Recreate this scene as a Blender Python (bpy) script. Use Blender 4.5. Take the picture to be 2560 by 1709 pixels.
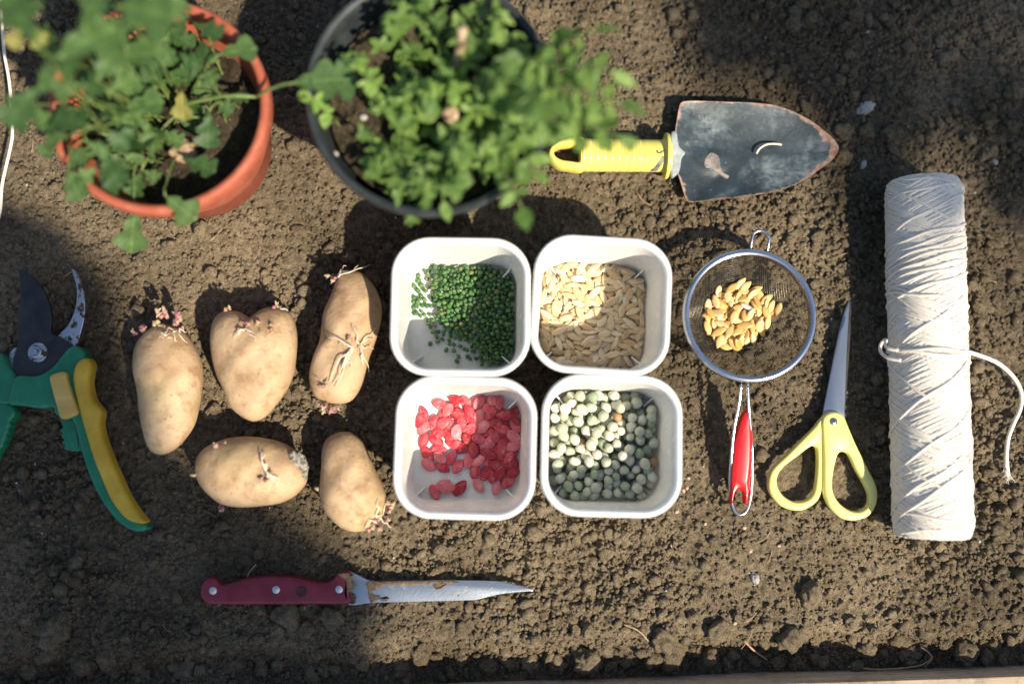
import bpy, bmesh, math, random
import numpy as np
from mathutils import Vector, Matrix

for o in list(bpy.data.objects):
    bpy.data.objects.remove(o, do_unlink=True)
random.seed(7)
RNG = np.random.default_rng(7)
scene = bpy.context.scene
COL = scene.collection
R_ = math.radians

# ------------------------------------------------------------------ camera
PW, PH = 2560.0, 1709.0
LENS, CAM_H = 35.0, 0.72
FPX = PW * LENS / 36.0
NADIR = (1220.0, 1115.0)             # the spot straight below the camera
_d = np.array([(NADIR[0] - PW / 2) / FPX, -(NADIR[1] - PH / 2) / FPX, -1.0])
_d /= np.linalg.norm(_d)
_zw = -_d
_xw = np.array([1.0, 0, 0]) - _zw[0] * _zw
_xw /= np.linalg.norm(_xw)
_yw = np.cross(_zw, _xw)
RC = np.array([_xw, _yw, _zw])


def P(px, py, z=0.0):
    """point of the place at height z that the photograph shows at (px, py)"""
    d = RC @ np.array([(px - PW / 2) / FPX, -(py - PH / 2) / FPX, -1.0])
    t = (z - CAM_H) / d[2]
    return np.array([d[0] * t, d[1] * t, z])


def PP(pts, z=0.0):
    return np.array([P(a, b, z) for a, b in pts])


cam_d = bpy.data.cameras.new("camera")
cam = bpy.data.objects.new("camera", cam_d)
COL.objects.link(cam)
M4 = Matrix([list(RC[i]) + [0] for i in range(3)] + [[0, 0, 0, 1]])
M4.translation = Vector((0, 0, CAM_H))
cam.matrix_world = M4
cam_d.lens = LENS
cam_d.sensor_width = 36.0
cam_d.clip_start, cam_d.clip_end = 0.02, 200.0
cam_d.dof.use_dof = True
_f = P(1330, 930, 0.008) - np.array([0, 0, CAM_H])
cam_d.dof.focus_distance = float(-(RC.T @ _f)[2])
cam_d.dof.aperture_fstop = 1.4
scene.camera = cam

# ------------------------------------------------------------------ light
SUN_EL = R_(47)
SUN_H = np.array([0.68, -0.733])
SUN_H /= np.linalg.norm(SUN_H)
SDIR = np.array([SUN_H[0] * math.cos(SUN_EL), SUN_H[1] * math.cos(SUN_EL), math.sin(SUN_EL)])
world = bpy.data.worlds.new("World")
scene.world = world
world.use_nodes = True
wn = world.node_tree
sky = wn.nodes.new("ShaderNodeTexSky")
sky.sky_type = 'NISHITA'
sky.sun_disc = False
sky.sun_elevation = SUN_EL
sky.sun_rotation = math.atan2(SUN_H[0], SUN_H[1])
wn.links.new(sky.outputs[0], wn.nodes["Background"].inputs[0])
wn.nodes["Background"].inputs[1].default_value = 0.09
sl = bpy.data.lights.new("sun", 'SUN')
sl.energy = 4.7
sl.angle = R_(1.0)
sl.color = (1.0, 0.88, 0.70)
sun = bpy.data.objects.new("sun", sl)
sun.rotation_euler = Vector(-SDIR).to_track_quat('-Z', 'Y').to_euler()
sun.location = (1, -1, 2)
COL.objects.link(sun)
vs = scene.view_settings
vs.view_transform = 'Standard'
vs.look = 'None'
vs.gamma = 1.0
vs.exposure = 0.76
vs.use_curve_mapping = False


# ------------------------------------------------------------------ mesh helpers
def link(o):
    COL.objects.link(o)
    return o


def mesh(name, verts, faces, mat, smooth=True):
    me = bpy.data.meshes.new(name)
    if isinstance(verts, np.ndarray) and isinstance(faces, np.ndarray):
        nv, nf, k = len(verts), len(faces), faces.shape[1]
        me.vertices.add(nv)
        me.vertices.foreach_set("co", np.ascontiguousarray(verts, np.float32).ravel())
        me.loops.add(nf * k)
        me.loops.foreach_set("vertex_index", np.ascontiguousarray(faces, np.int32).ravel())
        me.polygons.add(nf)
        me.polygons.foreach_set("loop_start", np.arange(0, nf * k, k, dtype=np.int32))
        me.polygons.foreach_set("loop_total", np.full(nf, k, np.int32))
        me.update(calc_edges=True)
    else:
        me.from_pydata([tuple(map(float, v)) for v in verts], [], [tuple(int(i) for i in f) for f in faces])
        me.update()
    me.validate()
    if mat:
        me.materials.append(mat)
    me.polygons.foreach_set("use_smooth", np.full(len(me.polygons), smooth))
    return me


def tag(o, label, cat, group=None, kind=None):
    if label: o["label"] = label
    if cat: o["category"] = cat
    if group: o["group"] = group
    if kind: o["kind"] = kind
    return o


def thing(name, loc, label, cat, group=None):
    o = bpy.data.objects.new(name, None)
    o.empty_display_size = 0.01
    o.location = tuple(map(float, loc))
    link(o)
    return tag(o, label, cat, group)


def wloc(o):
    v = np.zeros(3)
    while o is not None:
        v += np.array(o.location)
        o = o.parent
    return v


def part(parent, name, vf, mat, smooth=True, auto=None):
    """vf: (verts in place coordinates, faces)"""
    v = np.asarray(vf[0], float) - wloc(parent)
    me = mesh(name, v if isinstance(vf[1], np.ndarray) else list(v), vf[1], mat, smooth)
    if auto:
        sharp(me, auto)
    o = bpy.data.objects.new(name, me)
    o.parent = parent
    return link(o)


def single(name, vf, mat, label, cat, group=None, kind=None, smooth=True, auto=None, loc=None):
    v = np.asarray(vf[0], float)
    loc = v.mean(0) * np.array([1, 1, 0]) + np.array([0, 0, v[:, 2].min()]) if loc is None else np.asarray(loc)
    v = v - loc
    me = mesh(name, v if isinstance(vf[1], np.ndarray) else list(v), vf[1], mat, smooth)
    if auto:
        sharp(me, auto)
    o = bpy.data.objects.new(name, me)
    o.location = tuple(map(float, loc))
    tag(o, label, cat, group, kind)
    return link(o)


def sharp(me, deg):
    bm = bmesh.new()
    bm.from_mesh(me)
    for e in bm.edges:
        if len(e.link_faces) == 2 and e.calc_face_angle(0) > math.radians(deg):
            e.smooth = False
    bm.to_mesh(me)
    bm.free()


def join(*vfs):
    V, F, n = [], [], 0
    for v, f in vfs:
        V.append(np.asarray(v, float))
        F += [tuple(int(i) + n for i in q) for q in f]
        n += len(v)
    return np.concatenate(V), F


def smooth_poly(pts, n=64, closed=True):
    """Catmull-Rom through pts, resampled to n points by arc length"""
    p = np.asarray(pts, float)
    m = len(p)
    out = []
    rng = range(m) if closed else range(m - 1)
    for i in rng:
        if closed:
            a, b, c, d = p[(i - 1) % m], p[i], p[(i + 1) % m], p[(i + 2) % m]
        else:
            a, b, c, d = p[max(i - 1, 0)], p[i], p[i + 1], p[min(i + 2, m - 1)]
        for t in np.linspace(0, 1, 12, endpoint=False):
            out.append(.5 * ((2 * b) + (-a + c) * t + (2 * a - 5 * b + 4 * c - d) * t * t + (-a + 3 * b - 3 * c + d) * t ** 3))
    if not closed:
        out.append(p[-1])
    out = np.array(out)
    q = np.vstack([out, out[:1]]) if closed else out
    s = np.concatenate([[0], np.cumsum(np.linalg.norm(np.diff(q, axis=0), axis=1))])
    u = np.linspace(0, s[-1], n, endpoint=not closed)
    return np.stack([np.interp(u, s, q[:, k]) for k in range(q.shape[1])], 1)


def tube(pts, rad, n=6, cap=True, flat=None):
    """tube along pts; rad scalar or per point; flat=(up vector, ratio) squashes along up"""
    p = np.asarray(pts, float)
    m = len(p)
    rad = np.full(m, rad) if np.isscalar(rad) else np.asarray(rad, float)
    t = np.gradient(p, axis=0)
    t /= np.linalg.norm(t, axis=1)[:, None] + 1e-12
    up = np.array([0, 0, 1.0]) if abs(t[0][2]) < .9 else np.array([1.0, 0, 0])
    V = []
    nrm = up - t[0] * (up @ t[0])
    nrm /= np.linalg.norm(nrm)
    ang = np.linspace(0, 2 * np.pi, n, endpoint=False)
    for i in range(m):
        nrm = nrm - t[i] * (nrm @ t[i])
        nrm /= np.linalg.norm(nrm) + 1e-12
        b = np.cross(t[i], nrm)
        V.append(p[i] + rad[i] * (np.cos(ang)[:, None] * nrm * (flat or 1.0) + np.sin(ang)[:, None] * b))
    V = np.concatenate(V)
    i, j = np.meshgrid(np.arange(m - 1), np.arange(n), indexing='ij')
    a = (i * n + j).ravel()
    b2 = (i * n + (j + 1) % n).ravel()
    F = np.stack([a, b2, b2 + n, a + n], 1)
    F = [tuple(q) for q in F]
    if cap:
        F.append(tuple(range(n))[::-1])
        F.append(tuple(range((m - 1) * n, m * n)))
    return V, F


def closed_tube(pts, rad, n=8, flat=1.0):
    p = np.asarray(pts, float)
    m = len(p)
    t = np.roll(p, -1, 0) - np.roll(p, 1, 0)
    t /= np.linalg.norm(t, axis=1)[:, None]
    up = np.array([0, 0, 1.0])
    ang = np.linspace(0, 2 * np.pi, n, endpoint=False)
    V = []
    for i in range(m):
        u = up - t[i] * (up @ t[i]); u /= np.linalg.norm(u)
        b = np.cross(t[i], u)
        V.append(p[i] + rad * (np.cos(ang)[:, None] * u * flat + np.sin(ang)[:, None] * b))
    F = [(i * n + j, i * n + (j + 1) % n, ((i + 1) % m) * n + (j + 1) % n, ((i + 1) % m) * n + j) for i in range(m) for j in range(n)]
    return np.concatenate(V), F


def ccw(xy):
    a = np.sum(xy[:, 0] * np.roll(xy[:, 1], -1) - np.roll(xy[:, 0], -1) * xy[:, 1])
    return xy if a > 0 else xy[::-1]


def inset(xy, d):
    e1 = xy - np.roll(xy, 1, 0)
    e2 = np.roll(xy, -1, 0) - xy
    e1 /= np.linalg.norm(e1, axis=1)[:, None] + 1e-12
    e2 /= np.linalg.norm(e2, axis=1)[:, None] + 1e-12
    t = e1 + e2
    t /= np.linalg.norm(t, axis=1)[:, None] + 1e-9
    nrm = np.stack([-t[:, 1], t[:, 0]], 1)
    return xy + nrm * d


def slab(xy, z0, z1, bev=0.001, steps=3, zf=None):
    """solid with outline xy, rounded upper and lower edges; zf(x,y) adds height"""
    xy = ccw(np.asarray(xy, float)[:, :2])
    n = len(xy)
    t_ = np.roll(xy, -1, 0) - np.roll(xy, 1, 0)
    t_ /= np.linalg.norm(t_, axis=1)[:, None] + 1e-12
    nr = np.stack([-t_[:, 1], t_[:, 0]], 1)
    dm = np.linalg.norm(xy[:, None] - xy[None], axis=2)
    dm = np.where(nr @ nr.T < -.1, dm, 1.0)
    lim = np.clip(.42 * dm.min(1), 0, bev)
    for _ in range(3):
        lim = np.minimum(lim, (np.roll(lim, 1) + lim + np.roll(lim, -1)) / 3 * 1.05)
    lim = lim[:, None] / bev
    prof = []
    for k in range(steps + 1):
        a = k / steps * math.pi / 2
        prof.append((bev * (1 - math.sin(a)), z0 + bev * .6 * (1 - math.cos(a))))
    for k in range(steps + 1):
        a = k / steps * math.pi / 2
        prof.append((bev * (1 - math.cos(a)), z1 - bev + bev * math.sin(a)))
    V = []
    for d, z in prof:
        q = xy + (inset(xy, d) - xy) * lim if d > 1e-7 else xy
        V.append(np.column_stack([q, np.full(n, z)]))
    V = np.concatenate(V)
    if zf is not None:
        V[:, 2] += zf(V[:, 0], V[:, 1])
    F = []
    for k in range(len(prof) - 1):
        for i in range(n):
            j = (i + 1) % n
            F.append((k * n + i, k * n + j, (k + 1) * n + j, (k + 1) * n + i))
    F.append(tuple(range(n))[::-1])
    F.append(tuple(range((len(prof) - 1) * n, len(prof) * n)))
    return V, F


def ring_slab(outer, inner, c, z0, z1, n=72):
    """rounded solid between outer outline and a hole, both star-shaped about c"""
    def cast(poly, ang):
        poly = np.asarray(poly, float)[:, :2]
        out = []
        for a in ang:
            d = np.array([math.cos(a), math.sin(a)])
            best = 0
            for i in range(len(poly)):
                p, q = poly[i] - c, poly[(i + 1) % len(poly)] - c
                e = q - p
                den = d[0] * e[1] - d[1] * e[0]
                if abs(den) < 1e-14: continue
                t = (p[0] * e[1] - p[1] * e[0]) / den
                s = (p[0] * d[1] - p[1] * d[0]) / den
                if t > 0 and 0 <= s <= 1: best = max(best, t)
            out.append(c + d * best)
        return np.array(out)
    o0 = np.asarray(outer, float)[:, :2] - c
    ang = np.sort(np.unwrap(np.arctan2(o0[:, 1], o0[:, 0])) % (2 * np.pi))
    ang = np.sort(np.concatenate([ang, np.linspace(0, 2 * np.pi, n, endpoint=False)]))
    O, I = cast(outer, ang), cast(inner, ang)
    m = len(ang)
    zc, hz = (z0 + z1) / 2, (z1 - z0) / 2
    prof = [(0, .35), (.0, -.35), (.12, -.8), (.3, -1), (.7, -1), (.88, -.8), (1, -.35), (1, .35), (.88, .8), (.7, 1), (.3, 1), (.12, .8)]
    w = np.linalg.norm(O - I, axis=1)
    V = []
    for u, zz in prof:
        lim = np.minimum(w, hz * 2.2)
        # distance from outer edge, keeping the rounding narrow on wide stretches
        d = np.where(u < .5, u * lim, w - (1 - u) * lim)
        p = O + (I - O) * (d / np.maximum(w, 1e-6))[:, None]
        V.append(np.column_stack([p, np.full(m, zc + zz * hz)]))
    k = len(prof)
    V = np.concatenate(V)
    F = [(a * m + i, a * m + (i + 1) % m, ((a + 1) % k) * m + (i + 1) % m, ((a + 1) % k) * m + i) for a in range(k) for i in range(m)]
    return V, F


def lathe(profile, c, n=64):
    V = []
    a = np.linspace(0, 2 * np.pi, n, endpoint=False)
    for r, z in profile:
        V.append(np.column_stack([c[0] + r * np.cos(a), c[1] + r * np.sin(a), np.full(n, c[2] + z)]))
    F = [(k * n + i, k * n + (i + 1) % n, (k + 1) * n + (i + 1) % n, (k + 1) * n + i) for k in range(len(profile) - 1) for i in range(n)]
    return np.concatenate(V), F


def in_poly(x, y, poly):
    poly = np.asarray(poly)[:, :2]
    res = np.zeros(x.shape, bool)
    x0, y0 = poly[:, 0], poly[:, 1]
    x1, y1 = np.roll(x0, -1), np.roll(y0, -1)
    for a, b, c, d in zip(x0, y0, x1, y1):
        if b == d: continue
        cond = ((b > y) != (d > y)) & (x < (c - a) * (y - b) / (d - b) + a)
        res ^= cond
    return res


def ico(sub):
    bm = bmesh.new()
    bmesh.ops.create_icosphere(bm, subdivisions=sub, radius=1.0)
    v = np.array([x.co[:] for x in bm.verts])
    f = np.array([[q.index for q in p.verts] for p in bm.faces])
    bm.free()
    return v, f


# ------------------------------------------------------------------ noise (numpy)
def _hash(ix, iy, seed):
    h = (ix.astype(np.int64) * 374761393 + iy.astype(np.int64) * 668265263 + seed * 2147483629) & 0xFFFFFFFF
    h = ((h ^ (h >> 13)) * 1274126177) & 0xFFFFFFFF
    h = ((h ^ (h >> 15)) * 2246822519) & 0xFFFFFFFF
    return ((h ^ (h >> 16)) & 0xFFFFFF) / float(0xFFFFFF)


def vnoise(x, y, s, seed=0):
    x, y = x / s, y / s
    ix, iy = np.floor(x), np.floor(y)
    fx, fy = x - ix, y - iy
    fx, fy = fx * fx * (3 - 2 * fx), fy * fy * (3 - 2 * fy)
    a, b = _hash(ix, iy, seed), _hash(ix + 1, iy, seed)
    c, d = _hash(ix, iy + 1, seed), _hash(ix + 1, iy + 1, seed)
    return (a * (1 - fx) + b * fx) * (1 - fy) + (c * (1 - fx) + d * fx) * fy


def fbm(x, y, s, seed=0, oct=4):
    r, a, t = 0, 1.0, 0
    for k in range(oct):
        r = r + a * vnoise(x, y, s / 2 ** k, seed + k * 17)
        t += a
        a *= .5
    return r / t


def lumps(x, y, s, seed=0):
    """rounded crumbs: domes in jittered cells, 0..1"""
    gx, gy = x / s, y / s
    ix, iy = np.floor(gx), np.floor(gy)
    best = np.zeros_like(x)
    for dx in (-1, 0, 1):
        for dy in (-1, 0, 1):
            cx, cy = ix + dx, iy + dy
            px = cx + .15 + .7 * _hash(cx, cy, seed)
            py = cy + .15 + .7 * _hash(cx, cy, seed + 5)
            rr = .3 + .45 * _hash(cx, cy, seed + 9)
            el = .7 + .6 * _hash(cx, cy, seed + 13)
            d2 = ((gx - px) ** 2 * el + (gy - py) ** 2 / el) / (rr * rr)
            best = np.maximum(best, np.sqrt(np.maximum(0, 1 - d2)) * rr * 1.4)
    return best


# ------------------------------------------------------------------ material helpers
def nmat(name):
    m = bpy.data.materials.new(name)
    m.use_nodes = True
    nt = m.node_tree
    return m, nt, nt.nodes["Principled BSDF"]


def nd(nt, typ, **kw):
    n = nt.nodes.new(typ)
    for k, v in kw.items():
        setattr(n, k, v)
    return n


def coords(nt, rnd=False, stretch=None):
    tc = nd(nt, "ShaderNodeTexCoord")
    out = tc.outputs["Object"]
    if stretch:
        mp = nd(nt, "ShaderNodeMapping")
        mp.inputs["Scale"].default_value = stretch
        nt.links.new(out, mp.inputs[0]); out = mp.outputs[0]
    if rnd:
        oi = nd(nt, "ShaderNodeObjectInfo")
        ad = nd(nt, "ShaderNodeVectorMath", operation='MULTIPLY_ADD')
        cb = nd(nt, "ShaderNodeCombineXYZ")
        for k in range(3): nt.links.new(oi.outputs["Random"], cb.inputs[k])
        nt.links.new(cb.outputs[0], ad.inputs[0])
        ad.inputs[1].default_value = (13.1, 7.7, 3.3)
        nt.links.new(out, ad.inputs[2]); out = ad.outputs[0]
    return out


def noise(nt, vec, scale, detail=4, rough=.6):
    n = nd(nt, "ShaderNodeTexNoise")
    n.inputs["Scale"].default_value = scale
    n.inputs["Detail"].default_value = detail
    n.inputs["Roughness"].default_value = rough
    nt.links.new(vec, n.inputs["Vector"])
    return n.outputs["Fac"]


def ramp(nt, fac, stops, mode='LINEAR'):
    r = nd(nt, "ShaderNodeValToRGB")
    r.color_ramp.interpolation = mode
    el = r.color_ramp.elements
    while len(el) < len(stops): el.new(.5)
    for e, (p, c) in zip(el, stops):
        e.position = p
        e.color = (*c, 1) if len(c) == 3 else c
    nt.links.new(fac, r.inputs[0])
    return r.outputs[0]


def gray(v): return (v, v, v)


def mix(nt, fac, a, b, mode='MIX'):
    m = nd(nt, "ShaderNodeMix", data_type='RGBA', blend_type=mode)
    if isinstance(fac, float): m.inputs[0].default_value = fac
    else: nt.links.new(fac, m.inputs[0])
    for s, v in ((6, a), (7, b)):
        if isinstance(v, tuple): m.inputs[s].default_value = (*v, 1)
        else: nt.links.new(v, m.inputs[s])
    return m.outputs[2]


def bump(nt, bsdf, height, strength, dist):
    b = nd(nt, "ShaderNodeBump")
    b.inputs["Strength"].default_value = strength
    b.inputs["Distance"].default_value = dist
    nt.links.new(height, b.inputs["Height"])
    nt.links.new(b.outputs[0], bsdf.inputs["Normal"])
    return b


def simple(name, c1, c2, scale=150, rough=.5, metal=0, bmp=None, spec=.5, rnd=False, detail=4, contrast=(.35, .65), stretch=None, sss=0, coat=0):
    m, nt, b = nmat(name)
    v = coords(nt, rnd, stretch)
    f = noise(nt, v, scale, detail)
    nt.links.new(ramp(nt, f, [(contrast[0], c1), (contrast[1], c2)]), b.inputs["Base Color"])
    b.inputs["Roughness"].default_value = rough
    b.inputs["Metallic"].default_value = metal
    b.inputs["Specular IOR Level"].default_value = spec
    b.inputs["Coat Weight"].default_value = coat
    if sss:
        b.inputs["Subsurface Weight"].default_value = sss
        b.inputs["Subsurface Radius"].default_value = (.004, .002, .001)
    if bmp:
        bump(nt, b, noise(nt, v, bmp[0], 5), bmp[1], bmp[2])
    return m


# ---- soil
def soil_mat(name, dark=1.0):
    m, nt, b = nmat(name)
    tc = nd(nt, "ShaderNodeNewGeometry")
    v = tc.outputs["Position"]
    big = noise(nt, v, 14, 4)
    mid = noise(nt, v, 220, 5, .65)
    fine = noise(nt, v, 1100, 3, .75)
    base = ramp(nt, big, [(.3, (.168 * dark, .132 * dark, .085 * dark)), (.7, (.268 * dark, .212 * dark, .139 * dark))])
    base = mix(nt, .9, base, ramp(nt, noise(nt, v, 5, 3), [(.36, gray(.60)), (.62, gray(1.30))]), 'MULTIPLY')
    c2 = mix(nt, .75, base, ramp(nt, mid, [(.30, gray(.38)), (.5, gray(.95)), (.70, gray(1.4))]), 'MULTIPLY')
    c3 = mix(nt, .6, c2, ramp(nt, fine, [(.34, gray(.22)), (.5, gray(.95)), (.66, gray(1.8))]), 'MULTIPLY')
    speck = ramp(nt, noise(nt, v, 900, 1, .4), [(.70, gray(0)), (.74, gray(1))])
    nt.links.new(mix(nt, speck, c3, (.42, .35, .25)), b.inputs["Base Color"])
    b.inputs["Roughness"].default_value = .95
    b.inputs["Specular IOR Level"].default_value = .12
    h = nd(nt, "ShaderNodeMath", operation='ADD')
    nt.links.new(mid, h.inputs[0]); nt.links.new(fine, h.inputs[1])
    bump(nt, b, h.outputs[0], 1.0, .0024)
    return m


M = {}
M['soil'] = soil_mat("soil")
M['pot_soil'] = soil_mat("potting_soil", .35)
M['soil_far'] = simple("garden_path", (.10, .085, .06), (.16, .13, .09), 9, .95, bmp=(40, .5, .01))


def plastic_white(name, through):
    m, nt, b = nmat(name)
    v = coords(nt)
    nt.links.new(ramp(nt, noise(nt, v, 60, 4), [(.3, (.84, .84, .81)), (.7, (.88, .88, .85))]), b.inputs["Base Color"])
    nt.links.new(ramp(nt, noise(nt, v, 120, 5), [(.35, gray(.22)), (.7, gray(.30))]), b.inputs["Roughness"])
    b.inputs["Specular IOR Level"].default_value = .5
    b.inputs["Subsurface Weight"].default_value = .15
    b.inputs["Subsurface Radius"].default_value = (.004, .004, .004)
    bump(nt, b, noise(nt, v, 30, 2), .03, .002)
    tr = nd(nt, "ShaderNodeBsdfTranslucent")
    tr.inputs[0].default_value = (.92, .90, .84, 1)
    ms = nd(nt, "ShaderNodeMixShader")
    ms.inputs[0].default_value = through
    nt.links.new(b.outputs[0], ms.inputs[1]); nt.links.new(tr.outputs[0], ms.inputs[2])
    nt.links.new(ms.outputs[0], nt.nodes["Material Output"].inputs[0])
    return m


M['white_plastic'] = plastic_white("thin_white_plastic", .22)
M['white_rim'] = plastic_white("white_plastic_rim", .05)


def terracotta():
    m, nt, b = nmat("terracotta_plastic")
    v = coords(nt)
    c = ramp(nt, noise(nt, v, 55, 6, .7), [(.3, (.29, .064, .034)), (.55, (.37, .098, .056)), (.75, (.41, .14, .09))])
    dust = ramp(nt, noise(nt, v, 160, 6, .75), [(.52, gray(0)), (.75, gray(.6))])
    nt.links.new(mix(nt, dust, c, (.42, .26, .15)), b.inputs["Base Color"])
    b.inputs["Roughness"].default_value = .55
    b.inputs["Specular IOR Level"].default_value = .3
    bump(nt, b, noise(nt, v, 700, 4), .25, .0006)
    return m


M['terracotta'] = terracotta()
M['black_pot'] = simple("dark_grey_plastic", (.016, .021, .023), (.034, .042, .045), 90, .5, bmp=(300, .15, .0005))


def leaf_mat(name, c1, c2, vein=True):
    m, nt, b = nmat(name)
    v = coords(nt, True)
    oi = nd(nt, "ShaderNodeObjectInfo")
    base = ramp(nt, oi.outputs["Random"], [(0, c1), (1, c2)])
    f = ramp(nt, noise(nt, v, 5, 4), [(.3, gray(.70)), (.7, gray(1.25))])
    col = mix(nt, .8, base, f, 'MULTIPLY')
    sp = nd(nt, "ShaderNodeSeparateXYZ")
    nt.links.new(nd(nt, "ShaderNodeTexCoord").outputs["Object"], sp.inputs[0])
    ay = nd(nt, "ShaderNodeMath", operation='ABSOLUTE'); nt.links.new(sp.outputs[1], ay.inputs[0])
    rib = ramp(nt, ay.outputs[0], [(.010, gray(1)), (.030, gray(0))])
    sd = nd(nt, "ShaderNodeMath", operation='MULTIPLY_ADD'); nt.links.new(ay.outputs[0], sd.inputs[0]); sd.inputs[1].default_value = -.9; nt.links.new(sp.outputs[0], sd.inputs[2])
    sn = nd(nt, "ShaderNodeMath", operation='PINGPONG'); nt.links.new(sd.outputs[0], sn.inputs[0]); sn.inputs[1].default_value = .075
    side = ramp(nt, sn.outputs[0], [(.004, gray(.6)), (.014, gray(0))])
    col = mix(nt, mix(nt, 1.0, rib, side, 'LIGHTEN'), col, mix(nt, 1.0, col, (1.7, 1.6, 1.5), 'MULTIPLY'))
    nt.links.new(col, b.inputs["Base Color"])
    b.inputs["Roughness"].default_value = .48
    b.inputs["Specular IOR Level"].default_value = .4
    tr = nd(nt, "ShaderNodeBsdfTranslucent")
    nt.links.new(mix(nt, 1.0, col, (1.3, 1.5, .5), 'MULTIPLY'), tr.inputs[0])
    ms = nd(nt, "ShaderNodeMixShader")
    ms.inputs[0].default_value = .36
    nt.links.new(b.outputs[0], ms.inputs[1]); nt.links.new(tr.outputs[0], ms.inputs[2])
    nt.links.new(ms.outputs[0], nt.nodes["Material Output"].inputs[0])
    bump(nt, b, noise(nt, v, 12, 3), .4, .0012)
    return m


M['leaf_dark'] = leaf_mat("lobed_leaf", (.045, .10, .028), (.11, .19, .06))
M['leaf_light'] = leaf_mat("small_leaf", (.075, .15, .032), (.18, .285, .068))
M['leaf_yellow'] = leaf_mat("yellowing_leaf", (.22, .24, .06), (.34, .32, .10))
M['stem'] = simple("green_stem", (.09, .15, .035), (.17, .22, .07), 120, .5)
M['root'] = simple("pale_root", (.68, .55, .40), (.80, .72, .58), 300, .6)
M['dry_stem'] = simple("cut_woody_stem", (.30, .19, .10), (.55, .42, .27), 160, .8, bmp=(500, .5, .001))
M['dead_leaf'] = simple("dead_leaf", (.28, .18, .10), (.5, .36, .24), 150, .8)
M['string'] = None


def string_mat():
    m, nt, b = nmat("cotton_string")
    v = coords(nt)
    c = ramp(nt, noise(nt, v, 260, 5, .7), [(.26, (.62, .55, .45)), (.44, (.75, .69, .60)), (.75, (.81, .77, .69))])
    nt.links.new(c, b.inputs["Base Color"])
    b.inputs["Roughness"].default_value = .85
    b.inputs["Specular IOR Level"].default_value = .15
    b.inputs["Sheen Weight"].default_value = .25
    bump(nt, b, noise(nt, v, 1500, 4, .7), .5, .0006)
    return m


M['string'] = string_mat()


def potato_mat():
    m, nt, b = nmat("potato_skin")
    v = coords(nt, True)
    c = ramp(nt, noise(nt, v, 45, 4, .55), [(.25, (.34, .22, .12)), (.5, (.47, .325, .190)), (.75, (.55, .40, .25))])
    green = ramp(nt, noise(nt, v, 22, 2), [(.55, gray(0)), (.75, gray(.35))])
    c = mix(nt, green, c, (.42, .36, .13))
    stain = ramp(nt, noise(nt, v, 80, 6, .7), [(.49, gray(0)), (.64, gray(.8))])
    c = mix(nt, stain, c, (.29, .175, .085))
    vo = nd(nt, "ShaderNodeTexVoronoi")
    vo.inputs["Scale"].default_value = 190
    nt.links.new(v, vo.inputs["Vector"])
    pit = ramp(nt, vo.outputs["Distance"], [(.07, gray(1)), (.16, gray(0))])
    pm = mix(nt, 1.0, pit, ramp(nt, noise(nt, v, 70, 2), [(.5, gray(0)), (.62, gray(1))]), 'MULTIPLY')
    c = mix(nt, pm, c, (.19, .10, .045))
    nt.links.new(c, b.inputs["Base Color"])
    b.inputs["Roughness"].default_value = .5
    b.inputs["Specular IOR Level"].default_value = .35
    b.inputs["Subsurface Weight"].default_value = .12
    b.inputs["Subsurface Radius"].default_value = (.004, .002, .001)
    h = mix(nt, .5, ramp(nt, noise(nt, v, 420, 5, .65), [(.2, gray(0)), (.8, gray(1))]), ramp(nt, noise(nt, v, 70, 6, .6), [(.3, gray(0)), (.7, gray(1))]))
    bump(nt, b, h, .55, .0014)
    return m


M['potato'] = potato_mat()
M['mould'] = simple("grey_scab", (.06, .05, .035), (.40, .38, .33), 420, .6, bmp=(600, .8, .002))


def sprout_mat():
    m, nt, b = nmat("sprout_pink")
    v = coords(nt)
    c = ramp(nt, noise(nt, v, 260, 3), [(.3, (.13, .05, .08)), (.43, (.34, .13, .16)), (.53, (.44, .35, .20)), (.72, (.26, .25, .11))])
    nt.links.new(c, b.inputs["Base Color"])
    b.inputs["Roughness"].default_value = .55
    bump(nt, b, noise(nt, v, 900, 4), .6, .001)
    return m


M['sprout'] = sprout_mat()
M['green_plastic'] = simple("green_plastic", (.010, .15, .070), (.016, .205, .100), 80, .42, bmp=(1500, .12, .0003))
M['yellow_rubber'] = simple("ochre_rubber", (.54, .32, .022), (.70, .45, .04), 60, .6, bmp=(900, .2, .0004))
M['yellow_button'] = simple("ochre_button", (.50, .31, .06), (.66, .44, .12), 90, .5, stretch=(.15, 1, 1))
M['black_steel'] = simple("black_coated_steel", (.012, .013, .014), (.03, .033, .035), 90, .45, bmp=(600, .2, .0004))


def worn_steel(name, steel=(.55, .57, .58), rust=(.06, .04, .028), thr=(.5, .58), scale=190, rough=.3):
    m, nt, b = nmat(name)
    v = coords(nt)
    f = ramp(nt, noise(nt, v, scale, 6, .7), [(thr[0], gray(0)), (thr[1], gray(1))])
    nt.links.new(mix(nt, f, steel, rust), b.inputs["Base Color"])
    mr = nd(nt, "ShaderNodeMath", operation='MULTIPLY_ADD')
    nt.links.new(f, mr.inputs[0]); mr.inputs[1].default_value = -.85; mr.inputs[2].default_value = .95
    nt.links.new(mr.outputs[0], b.inputs["Metallic"])
    mr2 = nd(nt, "ShaderNodeMath", operation='MULTIPLY_ADD')
    nt.links.new(f, mr2.inputs[0]); mr2.inputs[1].default_value = .5; mr2.inputs[2].default_value = rough
    nt.links.new(mr2.outputs[0], b.inputs["Roughness"])
    bump(nt, b, noise(nt, v, 700, 4), .25, .0005)
    return m


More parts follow.
